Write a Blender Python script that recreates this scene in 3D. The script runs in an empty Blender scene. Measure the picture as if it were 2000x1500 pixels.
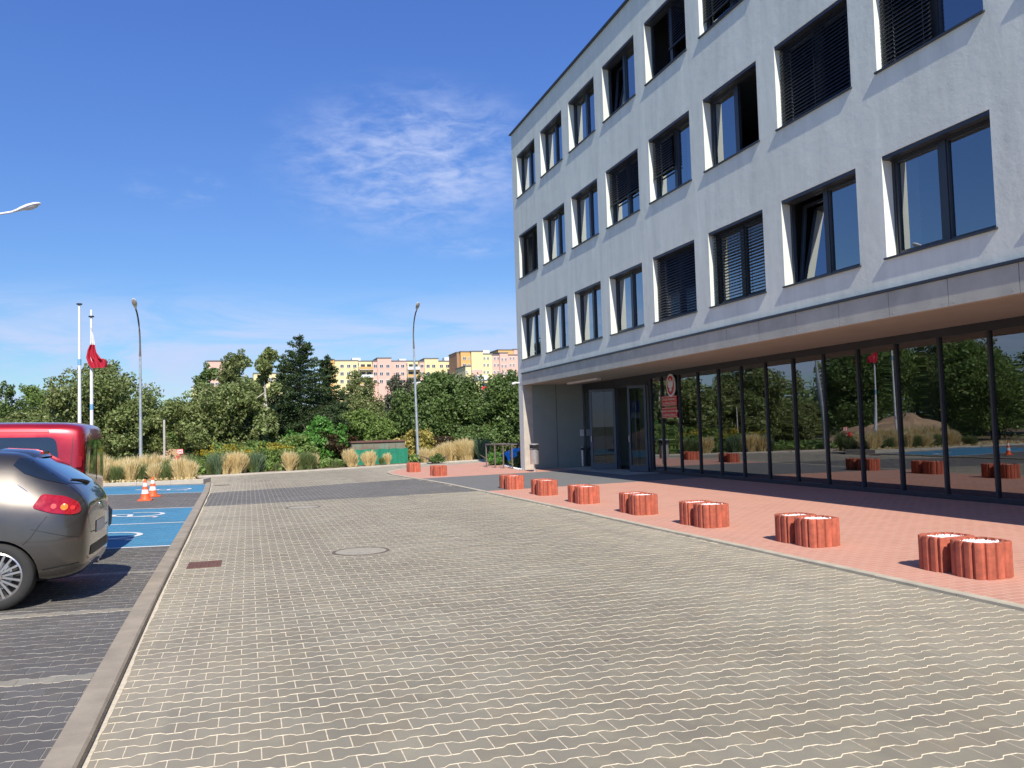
import bpy, bmesh, math, random
import numpy as np
from mathutils import Vector, Matrix
from mathutils.bvhtree import BVHTree
random.seed(7); rng = np.random.default_rng(7)
R = math.radians
sc = bpy.context.scene

# ------------------------------------------------------------------ camera
F = 1650.0; EYE = 1.6
_y, _p, _r = R(17.4), R(3.0), R(1.69)
_fw = Vector((math.sin(_y)*math.cos(_p), math.cos(_y)*math.cos(_p), math.sin(_p)))
_rt = Vector((math.cos(_y), -math.sin(_y), 0)); _up = _rt.cross(_fw)
_rt2 = _rt*math.cos(_r) - _up*math.sin(_r); _up2 = _rt*math.sin(_r) + _up*math.cos(_r)
cam_d = bpy.data.cameras.new('camera'); cam = bpy.data.objects.new('camera', cam_d)
sc.collection.objects.link(cam)
M = Matrix((_rt2, _up2, -_fw)).transposed().to_4x4(); M.translation = (0, 0, EYE)
cam.matrix_world = M
cam_d.sensor_width = 36; cam_d.lens = F/2000*36; cam_d.clip_end = 3000; cam_d.clip_start = 0.05
sc.camera = cam

def ray(px, py): return _rt2*((px-1000)/F) - _up2*((py-750)/F) + _fw
def at(px, py, Y=None, X=None, z=None):
    d = ray(px, py)
    t = Y/d.y if Y is not None else (X/d.x if X is not None else (z-EYE)/d.z)
    return Vector((d.x*t, d.y*t, EYE+d.z*t))

# ------------------------------------------------------------------ light
SUN = Vector((-0.128, -1.06, 1.0)).normalized()
sd = bpy.data.lights.new('sun', 'SUN'); sd.energy = 4.8; sd.angle = R(0.55); sd.color = (1.0, 0.93, 0.82)
so = bpy.data.objects.new('sun', sd); sc.collection.objects.link(so)
so.rotation_euler = SUN.to_track_quat('Z', 'Y').to_euler(); so.location = (-10, -40, 50)
sc.view_settings.view_transform = 'Standard'; sc.view_settings.look = 'None'
sc.view_settings.exposure = 0.33; sc.view_settings.gamma = 1
w = bpy.data.worlds.new('World'); sc.world = w; w.use_nodes = True
nt = w.node_tree; N = nt.nodes; L = nt.links; N.clear()
def nd(t, **k):
    n = N.new(t)
    for a, b in k.items(): setattr(n, a, b)
    return n
sky = nd('ShaderNodeTexSky', sky_type='NISHITA', sun_disc=False, sun_elevation=math.asin(SUN.z),
         sun_rotation=math.atan2(SUN.x, SUN.y), air_density=1.0, dust_density=0.3, ozone_density=2.6, altitude=300)
hs = nd('ShaderNodeHueSaturation'); hs.inputs['Saturation'].default_value = 1.05; hs.inputs['Value'].default_value = 1.0
L.new(sky.outputs[0], hs.inputs['Color'])
tc = nd('ShaderNodeTexCoord')
sep = nd('ShaderNodeSeparateXYZ'); L.new(tc.outputs['Generated'], sep.inputs[0])
def math_n(op, a, b=None, c=None, clamp=False):
    n = nd('ShaderNodeMath', operation=op, use_clamp=clamp)
    for i, v in enumerate((a, b, c)):
        if v is None: continue
        if isinstance(v, (int, float)): n.inputs[i].default_value = v
        else: L.new(v, n.inputs[i])
    return n.outputs[0]
az = math_n('ARCTAN2', sep.outputs['X'], sep.outputs['Y'])
el = math_n('ARCSINE', sep.outputs['Z'])
comb = nd('ShaderNodeCombineXYZ'); L.new(az, comb.inputs[0]); L.new(el, comb.inputs[1])
def noise(scale, det, sx=1, sy=1, dist=0.0, rough=.55, rot=0):
    mp = nd('ShaderNodeMapping'); mp.inputs['Scale'].default_value = (sx, sy, 1); mp.inputs['Rotation'].default_value = (0, 0, rot)
    L.new(comb.outputs[0], mp.inputs[0])
    n = nd('ShaderNodeTexNoise'); n.inputs['Scale'].default_value = scale; n.inputs['Detail'].default_value = det
    n.inputs['Roughness'].default_value = rough; n.inputs['Distortion'].default_value = dist
    L.new(mp.outputs[0], n.inputs['Vector']); return n.outputs['Fac']
def blob(a0, e0, ra, re):
    x = math_n('DIVIDE', math_n('SUBTRACT', az, R(a0)), R(ra)); y = math_n('DIVIDE', math_n('SUBTRACT', el, R(e0)), R(re))
    d = math_n('SQRT', math_n('ADD', math_n('MULTIPLY', x, x), math_n('MULTIPLY', y, y)))
    m = nd('ShaderNodeMapRange', interpolation_type='SMOOTHSTEP'); L.new(d, m.inputs[0])
    m.inputs[1].default_value = 1.0; m.inputs[2].default_value = 0.15; m.inputs[3].default_value = 0; m.inputs[4].default_value = 1
    return m.outputs[0]
def ramp(v, lo, hi):
    m = nd('ShaderNodeMapRange', interpolation_type='SMOOTHSTEP'); L.new(v, m.inputs[0])
    m.inputs[1].default_value = lo; m.inputs[2].default_value = hi; return m.outputs[0]
n1 = noise(30, 9, .75, 2.2, .35, .64, R(-32)); n2 = noise(11, 4, 1, 1.5, 0.3)
nn = math_n('ADD', math_n('MULTIPLY', n1, .62), math_n('MULTIPLY', n2, .38))
c1 = math_n('MULTIPLY', blob(11.4, 17.6, 12.0, 6.6), ramp(nn, .36, .70))
c2 = math_n('MULTIPLY', blob(-4, 15.5, 4.5, 1.6), math_n('MULTIPLY', ramp(nn, .44, .70), .30))
c5 = math_n('MULTIPLY', blob(14.5, 12.2, 4.5, 1.0), math_n('MULTIPLY', ramp(nn, .35, .65), .5))
n3 = noise(5, 7, 1, 4.5, .8, .6)
lowm = nd('ShaderNodeMapRange', interpolation_type='SMOOTHSTEP'); L.new(el, lowm.inputs[0])
lowm.inputs[1].default_value = R(10.5); lowm.inputs[2].default_value = R(5.5)
c3 = math_n('MULTIPLY', lowm.outputs[0], math_n('MULTIPLY', ramp(n3, .34, .62), .8))
tot = math_n('MAXIMUM', math_n('MAXIMUM', math_n('MULTIPLY', c1, .78), c2), math_n('MAXIMUM', c5, c3), clamp=True)
mx = nd('ShaderNodeMix', data_type='RGBA'); L.new(tot, mx.inputs[0])
tint = nd('ShaderNodeMix', data_type='RGBA'); tr_ = nd('ShaderNodeMapRange'); L.new(el, tr_.inputs[0]); tr_.inputs[1].default_value = R(3); tr_.inputs[2].default_value = R(26)
L.new(tr_.outputs[0], tint.inputs[0]); tint.inputs[6].default_value = (.70, .89, 1.05, 1); tint.inputs[7].default_value = (.80, 1.03, 1.62, 1)
mul = nd('ShaderNodeMix', data_type='RGBA', blend_type='MULTIPLY'); mul.inputs[0].default_value = 1; L.new(hs.outputs[0], mul.inputs[6]); L.new(tint.outputs[2], mul.inputs[7]); L.new(mul.outputs[2], mx.inputs[6])
mx.inputs[7].default_value = (5.6, 6.5, 9.2, 1)
bg = nd('ShaderNodeBackground'); bg.inputs['Strength'].default_value = 0.085; L.new(mx.outputs[2], bg.inputs[0])
wo = nd('ShaderNodeOutputWorld'); L.new(bg.outputs[0], wo.inputs[0])

# ------------------------------------------------------------------ materials
class NT:
    def __init__(s, name):
        s.m = bpy.data.materials.new(name); s.m.use_nodes = True; s.t = s.m.node_tree; s.N = s.t.nodes; s.L = s.t.links
        s.b = s.N['Principled BSDF']; s.out = s.N['Material Output']
    def n(s, t, ins=None, **k):
        n = s.N.new(t)
        for a, b in k.items(): setattr(n, a, b)
        for a, b in (ins or {}).items(): s.put(n.inputs[a], b)
        return n
    def put(s, sock, v):
        if hasattr(v, 'is_output') or isinstance(v, bpy.types.NodeSocket): s.L.new(v, sock)
        else: sock.default_value = v
    def coord(s, kind='Object', scale=(1, 1, 1)):
        c = s.n('ShaderNodeTexCoord'); return s.n('ShaderNodeMapping', {0: c.outputs[kind], 'Scale': scale}).outputs[0]
    def noise(s, vec, scale, det=4, rough=.55, dist=0):
        return s.n('ShaderNodeTexNoise', {'Vector': vec, 'Scale': scale, 'Detail': det, 'Roughness': rough, 'Distortion': dist}).outputs['Fac']
    def rng(s, v, a, b, c=0., d=1.):
        return s.n('ShaderNodeMapRange', {0: v, 1: a, 2: b, 3: c, 4: d}).outputs[0]
    def mix(s, f, a, b, bt='MIX'):
        n = s.n('ShaderNodeMix', data_type='RGBA', blend_type=bt); s.put(n.inputs[0], f); s.put(n.inputs[6], a); s.put(n.inputs[7], b)
        return n.outputs[2]
    def bump(s, h, st=.3, d=.01):
        n = s.n('ShaderNodeBump', {'Height': h, 'Strength': st, 'Distance': d}); s.L.new(n.outputs[0], s.b.inputs['Normal'])
def c4(c): return (c[0], c[1], c[2], 1)
def simple(name, col, rough=.6, metal=0., var=.12, scale=6., bump=0., spec=.5, coat=0., bscale=60., dark=None):
    s = NT(name); v = s.coord()
    n = s.noise(v, scale, 5)
    a = c4([x*(1-var) for x in col]); b = c4([min(1, x*(1+var)) for x in col])
    if dark: a = c4(dark)
    s.put(s.b.inputs['Base Color'], s.mix(s.rng(n, .3, .7), a, b))
    s.put(s.b.inputs['Roughness'], s.rng(n, .3, .7, max(0, rough-.06), min(1, rough+.08)))
    s.b.inputs['Metallic'].default_value = metal; s.b.inputs['Specular IOR Level'].default_value = spec
    s.b.inputs['Coat Weight'].default_value = coat; s.b.inputs['Coat Roughness'].default_value = .04
    if bump: s.bump(s.noise(v, bscale, 3), bump, .004)
    return s.m
def paver(name, col, var=.12, dust=False, stain=(.0, .0, .0), sval=0.0, hue=(.0, .0, .0)):
    s = NT(name); v = s.coord()
    g = s.n('ShaderNodeNewGeometry'); r = g.outputs['Random Per Island']
    a = c4([x*(1-var) for x in col]); b = c4([x*(1+var) for x in col])
    base = s.mix(r, a, b)
    r2 = s.n('ShaderNodeMath', {0: r, 1: 37.7}, operation='MULTIPLY').outputs[0]
    r2 = s.n('ShaderNodeMath', {0: r2}, operation='FRACT').outputs[0]
    base = s.mix(s.rng(r2, .6, 1., 0, .55), base, c4([col[0]*1.12, col[1]*1.0, col[2]*.88]))
    fine = s.noise(v, 90, 5, .7)
    base = s.mix(s.rng(fine, .25, .75, 0, .38), base, c4([x*.55 for x in col]))
    big = s.noise(v, .55, 6, .6)
    base = s.mix(s.rng(big, .40, .66, 0, .62), base, c4([col[0]*.66, col[1]*.63, col[2]*.60]))
    mid = s.noise(v, 3.3, 5, .65)
    base = s.mix(s.rng(mid, .5, .75, 0, .45), base, c4([min(1, col[0]*1.28), min(1, col[1]*1.22), min(1, col[2]*1.06)]))
    if dust:
        xx = s.n('ShaderNodeSeparateXYZ', {0: v}).outputs[0]; dn = s.noise(v, 1.1, 6, .62)
        d1 = s.rng(xx, 3.6, 5.9); d2 = s.rng(xx, .3, -.85); dd = s.n('ShaderNodeMath', {0: d1, 1: d2}, operation='MAXIMUM').outputs[0]
        dd = s.n('ShaderNodeMath', {0: dd, 1: s.rng(dn, .3, .62)}, operation='MULTIPLY').outputs[0]
        dd = s.n('ShaderNodeMath', {0: dd, 1: .5}, operation='MULTIPLY').outputs[0]
        base = s.mix(dd, base, (.52, .455, .335, 1))
        tm = s.noise(s.coord('Object', (1.5, .07, 1)), 1.6, 4, .6)
        base = s.mix(s.rng(tm, .50, .68, 0, .30), base, (.17, .15, .125, 1))
        sp = s.n('ShaderNodeTexVoronoi', {'Vector': v, 'Scale': 1.15, 'Randomness': 1.0}).outputs['Distance']
        base = s.mix(s.rng(sp, .035, .022, 0, .75), base, (.07, .065, .055, 1))
    s.put(s.b.inputs['Base Color'], base); s.b.inputs['Roughness'].default_value = .82
    s.bump(fine, .35, .002)
    return s.m
def flat_bricks(name, col, mortar, bw, bh, var=.1, rot=0., msize=.012):
    s = NT(name); c = s.n('ShaderNodeTexCoord'); v = s.n('ShaderNodeMapping', {0: c.outputs['Object'], 'Rotation': (0, 0, rot)}).outputs[0]
    br = s.n('ShaderNodeTexBrick', {'Vector': v, 'Scale': 1.0, 'Mortar Size': msize*.5, 'Brick Width': bw, 'Row Height': bh, 'Bias': 0.,
              'Color1': c4([x*(1-var) for x in col]), 'Color2': c4([x*(1+var) for x in col]), 'Mortar': c4(mortar), 'Mortar Smooth': .3})
    big = s.noise(v, .8, 6, .65); f = s.noise(v, 70, 4, .7)
    b = s.mix(s.rng(big, .38, .68, 0, .45), br.outputs['Color'], c4([min(1, col[0]*1.18), min(1, col[1]*1.25), min(1, col[2]*1.3)]))
    b = s.mix(s.rng(f, .3, .8, 0, .3), b, c4([x*.6 for x in col]))
    s.put(s.b.inputs['Base Color'], b); s.b.inputs['Roughness'].default_value = .85
    s.bump(br.outputs['Fac'], -.4, .004)
    return s.m
def glass(name, refl=.30, tint=(.30, .36, .34), wave=.0, wscale=1.2):
    s = NT(name); s.N.remove(s.b)
    gl = s.n('ShaderNodeBsdfGlossy', {'Color': (.93, .96, 1, 1), 'Roughness': .004}); tr = s.n('ShaderNodeBsdfTransparent', {'Color': c4(tint)})
    fr = s.n('ShaderNodeLayerWeight', {'Blend': .5})
    pw = s.n('ShaderNodeMath', {0: fr.outputs['Facing'], 1: 3.5}, operation='POWER').outputs[0]
    fac = s.n('ShaderNodeMath', {0: pw, 1: .9, 2: refl}, operation='MULTIPLY_ADD', use_clamp=True).outputs[0]
    mxs = s.n('ShaderNodeMixShader'); s.put(mxs.inputs[0], fac); s.L.new(tr.outputs[0], mxs.inputs[1]); s.L.new(gl.outputs[0], mxs.inputs[2])
    if wave:
        v = s.coord('Object', (1, 1, .14)); h = s.noise(v, wscale, 1, .3)
        bp = s.n('ShaderNodeBump', {'Height': h, 'Strength': wave, 'Distance': .02}); s.L.new(bp.outputs[0], gl.inputs['Normal'])
    s.L.new(mxs.outputs[0], s.out.inputs[0]); return s.m
def leafmat(name, dark, light, trans=.35, tipc=None):
    s = NT(name); g = s.n('ShaderNodeNewGeometry'); r = g.outputs['Random Per Island']
    col = s.mix(r, c4(dark), c4(light))
    if tipc: col = s.mix(s.rng(r, .86, .92), col, c4(tipc))
    v = s.coord(); n = s.noise(v, .7, 3)
    col = s.mix(s.rng(n, .35, .7, 0, .45), col, c4([dark[0]*1.3, dark[1]*1.1, dark[2]]))
    s.N.remove(s.b)
    d = s.n('ShaderNodeBsdfDiffuse', {0: col}); t = s.n('ShaderNodeBsdfTranslucent', {0: col}); gl = s.n('ShaderNodeBsdfGlossy', {0: (1, 1, 1, 1), 'Roughness': .45})
    m1 = s.n('ShaderNodeMixShader', {0: trans}); s.L.new(d.outputs[0], m1.inputs[1]); s.L.new(t.outputs[0], m1.inputs[2])
    m2 = s.n('ShaderNodeMixShader', {0: .02}); s.L.new(m1.outputs[0], m2.inputs[1]); s.L.new(gl.outputs[0], m2.inputs[2])
    s.L.new(m2.outputs[0], s.out.inputs[0]); return s.m

def plaster():
    s = NT('grey white render plaster'); v = s.coord('Object', (1, 1, 1))
    st = s.noise(s.coord('Object', (1, 1.6, .25)), 1.6, 6, .65); f = s.noise(v, 45, 4, .7); md = s.noise(v, 2.6, 7, .68)
    b = s.mix(s.rng(st, .35, .7), (.75, .80, .71, 1), (.60, .645, .575, 1))
    b = s.mix(s.rng(md, .4, .75, 0, .4), b, (.77, .81, .73, 1))
    s.put(s.b.inputs['Base Color'], b); s.b.inputs['Roughness'].default_value = .92; s.b.inputs['Specular IOR Level'].default_value = .15
    big = s.n('ShaderNodeBump', {'Height': md, 'Strength': .42, 'Distance': .02})
    fb = s.n('ShaderNodeBump', {'Height': f, 'Strength': .25, 'Distance': .0025, 'Normal': big.outputs[0]})
    s.L.new(fb.outputs[0], s.b.inputs['Normal']); return s.m

MT = {}
def mk():
    m = MT
    m['plaster'] = plaster()
    m['pav_grey'] = paver('light grey concrete paver', (.290, .266, .200), .13, True)
    m['pav_dark'] = paver('dark grey concrete paver', (.140, .134, .124), .16)
    m['pav_band'] = paver('graphite concrete paver', (.150, .145, .132), .10)
    m['pav_stripe'] = paver('pale concrete paver', (.30, .285, .235), .08)
    m['pav_blue'] = paver('blue painted paver', (.062, .250, .420), .06)
    m['sand'] = simple('joint sand', (.64, .565, .43), .95, var=.18, scale=25)
    m['sand_dark'] = simple('dusty joint sand', (.34, .315, .275), .95, var=.3, scale=9)
    m['joint_blue'] = simple('blue painted joint', (.12, .30, .42), .9, var=.2, scale=9)
    m['kerb'] = simple('kerb concrete', (.335, .285, .215), .85, var=.16, scale=3.5, bump=.5)
    m['kerb_w'] = simple('edging stone concrete', (.48, .43, .32), .88, var=.14, scale=4, bump=.4)
    m['kerb_far'] = simple('pale kerb concrete and sunlit wall strip', (.46, .42, .35), .85, var=.12, scale=3.5)
    m['red_pav'] = flat_bricks('red clay coloured pavers', (.56, .278, .195), (.70, .50, .39), .20, .10, .07)
    m['dark_flat'] = flat_bricks('graphite pavers', (.165, .162, .152), (.25, .24, .22), .2, .1, .08)
    m['white_paint'] = simple('worn white road paint', (.72, .72, .70), .7, var=.12, scale=20, bump=.2)
    m['soil'] = simple('dry soil', (.22, .155, .09), .95, var=.3, scale=2.5, bump=.6, bscale=12)
    m['mound'] = simple('excavated sandy soil', (.40, .27, .16), .95, var=.3, scale=2.5, bump=.9, bscale=9)
    m['grassland'] = simple('rough grass ground', (.09, .10, .035), .95, var=.4, scale=.8)
    m['pebble'] = simple('white pebbles', (.86, .83, .78), .8, var=.25, scale=30)
    m['planter'] = simple('red pigmented concrete', (.36, .095, .055), .88, var=.2, scale=16, bump=.8, bscale=120)
    m['anth'] = simple('anthracite aluminium', (.030, .036, .046), .38, metal=.0, var=.12, scale=3)
    m['alu'] = simple('grey aluminium door profile', (.085, .10, .12), .4, metal=.2, var=.1, scale=3)
    m['steel'] = simple('brushed stainless steel', (.68, .66, .63), .42, metal=.75, var=.08, scale=12)
    m['galv'] = simple('galvanised steel', (.42, .47, .50), .45, metal=.5, var=.15, scale=5)
    m['white_pole'] = simple('white glass fibre pole', (.72, .74, .78), .4, var=.05)
    m['black'] = simple('black plastic', (.012, .012, .014), .45, var=.2)
    m['soffit'] = simple('beige soffit board', (.32, .315, .26), .85, var=.07, scale=1.5)
    m['fascia'] = simple('grey stone cladding', (.42, .43, .365), .75, var=.14, scale=2.2, bump=.3, bscale=30)
    m['endwall'] = simple('smooth grey wall panel', (.25, .29, .255), .8, var=.06, scale=2)
    m['inner'] = simple('interior wall paint', (.30, .31, .30), .9, var=.1)
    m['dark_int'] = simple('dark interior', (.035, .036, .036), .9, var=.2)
    m['glass_f'] = glass('shopfront glass', .20, (.26, .30, .27), .20, 1.3)
    m['glass_w'] = glass('office window glass', .30, (.30, .34, .37), .03, 1.0)
    m['glass_d'] = glass('door glass', .06, (.30, .33, .32), .0)
    m['blind'] = simple('dark aluminium blind slats', (.022, .027, .038), .45, metal=.1, var=.12, scale=9)
    m['blind_l'] = simple('pale aluminium blind slats', (.30, .33, .38), .45, metal=.3, var=.1, scale=9)
    m['curtain'] = simple('cream curtain fabric', (.62, .56, .43), .9, var=.08, scale=14)
    m['white_in'] = simple('white window lining', (.62, .62, .58), .8, var=.05)
    m['sign_red'] = simple('red enamel sign', (.58, .02, .022), .35, var=.06)
    m['cream'] = simple('cream lettering', (.75, .66, .5), .5, var=.04)
    m['white'] = simple('white plastic', (.75, .75, .74), .4, var=.05)
    m['rust'] = simple('rusty cast iron', (.155, .075, .055), .8, var=.25, scale=12, bump=.5)
    m['ring'] = simple('dark iron ring', (.14, .11, .085), .7, var=.3, scale=12)
    m['cover'] = simple('cement filled manhole cover', (.36, .33, .26), .88, var=.14, scale=9, bump=.4)
    m['orange'] = simple('orange cone rubber', (.85, .13, .035), .5, var=.06)
    m['refl_white'] = simple('reflective white band', (.80, .80, .80), .35, var=.05)
    m['bronze'] = simple('bronze painted steel', (.135, .115, .095), .5, var=.12)
    m['tarp'] = simple('blue tarpaulin', (.04, .38, .80), .4, var=.3, scale=9)
    m['hyd'] = simple('red hydrant paint', (.62, .03, .03), .4, var=.1)
    m['netg'] = simple('green shade netting', (.012, .19, .11), .8, var=.2, scale=4)
    m['cont'] = simple('weathered green sheet metal', (.12, .20, .15), .7, var=.3, scale=2.0, dark=(.20, .11, .08))
    m['trunk'] = simple('brown bark', (.11, .085, .06), .9, var=.3, scale=9, bump=.8, bscale=25)
    m['birch'] = simple('white birch bark', (.62, .58, .50), .8, var=.1, scale=5, dark=(.25, .22, .19))
    m['lf_olive'] = leafmat('olive leaves', (0.115, 0.159, 0.047), (0.381, 0.470, 0.176), .35, (.28, .28, .14))
    m['lf_green'] = leafmat('mid green leaves', (0.116, 0.194, 0.046), (0.323, 0.466, 0.125), .35, (.20, .24, .09))
    m['lf_dark'] = leafmat('dark green leaves', (0.077, 0.133, 0.039), (0.233, 0.350, 0.103), .32, (.15, .18, .07))
    m['lf_brown'] = leafmat('brownish green leaves', (0.118, 0.159, 0.052), (0.339, 0.391, 0.147), .35)
    m['lf_silver'] = leafmat('silvery leaves', (.070, .085, .050), (.22, .245, .165), .25)
    m['lf_bright'] = leafmat('fresh green leaves', (0.067, 0.180, 0.031), (0.191, 0.449, 0.090), .35)
    m['lf_yellow'] = leafmat('yellowing leaves', (.26, .25, .05), (.68, .58, .19), .35)
    m['lf_red'] = leafmat('dark reddish leaves', (.035, .028, .014), (.10, .075, .035), .25, (.22, .09, .05))
    m['needle'] = leafmat('spruce needles', (.026, .056, .020), (.100, .150, .058), .2)
    m['g_tan'] = leafmat('dry tan grass', (.60, .50, .24), (.98, .87, .54), .4)
    m['g_green'] = leafmat('green grass blades', (.10, .16, .05), (.30, .36, .15), .35)
    m['g_blue'] = leafmat('blue green reed blades', (.09, .16, .08), (.25, .34, .20), .4)
    m['gold'] = leafmat('goldenrod flowers', (.30, .24, .02), (.60, .48, .06), .3)
    m['hatch_paint'] = simple('grey metallic car paint', (.088, .079, .069), .30, metal=.7, var=.04, coat=1.0, scale=2)
    m['van_paint'] = simple('red metallic car paint', (.40, .010, .018), .30, metal=.45, var=.04, coat=1.0, scale=2)
    m['trim'] = simple('black plastic trim', (.018, .018, .02), .55, var=.2)
    m['tyre'] = simple('tyre rubber', (.028, .027, .026), .8, var=.2, scale=20)
    m['rim'] = simple('machined silver alloy', (.62, .60, .58), .28, metal=.9, var=.05)
    m['rimdark'] = simple('dark wheel recess', (.02, .02, .02), .6, var=.2)
    m['car_glass'] = simple('dark tinted car glass', (.012, .017, .022), .05, var=.1, spec=.9, coat=1.0)
    m['lamp_red'] = simple('red tail lamp lens', (.34, .006, .010), .10, var=.25, scale=18, coat=1.0)
    m['lamp_amber'] = simple('amber lamp bulb', (.95, .22, .03), .25, var=.1)
    m['chrome'] = simple('chrome', (.75, .75, .75), .12, metal=1, var=.03)
    m['plate'] = simple('number plate', (.55, .57, .60), .4, var=.05)
    m['ap_yellow'] = simple('pale yellow block render', (.74, .635, .35), .9, var=.04, scale=.2)
    m['ap_orange'] = simple('ochre block render', (.66, .40, .15), .9, var=.05, scale=.2)
    m['ap_pink'] = simple('salmon pink block render', (.70, .45, .37), .9, var=.04, scale=.2)
    m['ap_brown'] = simple('brown block render', (.36, .22, .13), .9, var=.05, scale=.2)
    m['ap_white'] = simple('white block render', (.78, .78, .76), .9, var=.04, scale=.2)
    m['ap_roof'] = simple('grey flat roof edge', (.16, .16, .17), .8, var=.1, scale=.2)
    m['ap_glass'] = simple('far window glass', (.05, .06, .08), .2, var=.5, scale=.35)
    m['ap_red'] = simple('red balcony boards', (.62, .04, .03), .8, var=.1)
    m['flag_white'] = simple('white flag cloth', (.70, .70, .72), .85, var=.04)
    m['flag_red'] = simple('red flag cloth', (.42, .012, .035), .85, var=.06)
    m['concrete'] = simple('weathered concrete', (.42, .40, .36), .9, var=.15, scale=5)
    m['sign_blue'] = simple('blue road sign', (.01, .08, .42), .4, var=.05)
    m['sleeve'] = simple('pale blue sleeve', (.16, .36, .55), .5, var=.05)
    m['carwhite'] = simple('white car paint', (.70, .70, .68), .3, var=.03, coat=1.0)
mk()
def weather(mat, f0=1.0, f1=1.3):
    t = mat.node_tree; bs = t.nodes['Principled BSDF']; src = bs.inputs['Base Color'].links[0].from_socket
    oi = t.nodes.new('ShaderNodeObjectInfo'); mr = t.nodes.new('ShaderNodeMapRange'); mr.inputs[3].default_value = f0; mr.inputs[4].default_value = f1; t.links.new(oi.outputs['Random'], mr.inputs[0])
    tcn = t.nodes.new('ShaderNodeTexCoord'); mp = t.nodes.new('ShaderNodeMapping'); mp.inputs['Scale'].default_value = (6, 6, 1.6); t.links.new(tcn.outputs['Object'], mp.inputs[0])
    nz = t.nodes.new('ShaderNodeTexNoise'); nz.inputs['Scale'].default_value = 1.5; nz.inputs['Detail'].default_value = 6; t.links.new(mp.outputs[0], nz.inputs['Vector'])
    m2 = t.nodes.new('ShaderNodeMapRange'); m2.inputs[1].default_value = .38; m2.inputs[2].default_value = .68; m2.inputs[3].default_value = .84; m2.inputs[4].default_value = 1.15; t.links.new(nz.outputs['Fac'], m2.inputs[0])
    mm = t.nodes.new('ShaderNodeMath'); mm.operation = 'MULTIPLY'; t.links.new(mr.outputs[0], mm.inputs[0]); t.links.new(m2.outputs[0], mm.inputs[1])
    vm = t.nodes.new('ShaderNodeVectorMath'); vm.operation = 'SCALE'; t.links.new(src, vm.inputs[0]); t.links.new(mm.outputs[0], vm.inputs['Scale']); t.links.new(vm.outputs[0], bs.inputs['Base Color'])
weather(MT['planter'])

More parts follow.
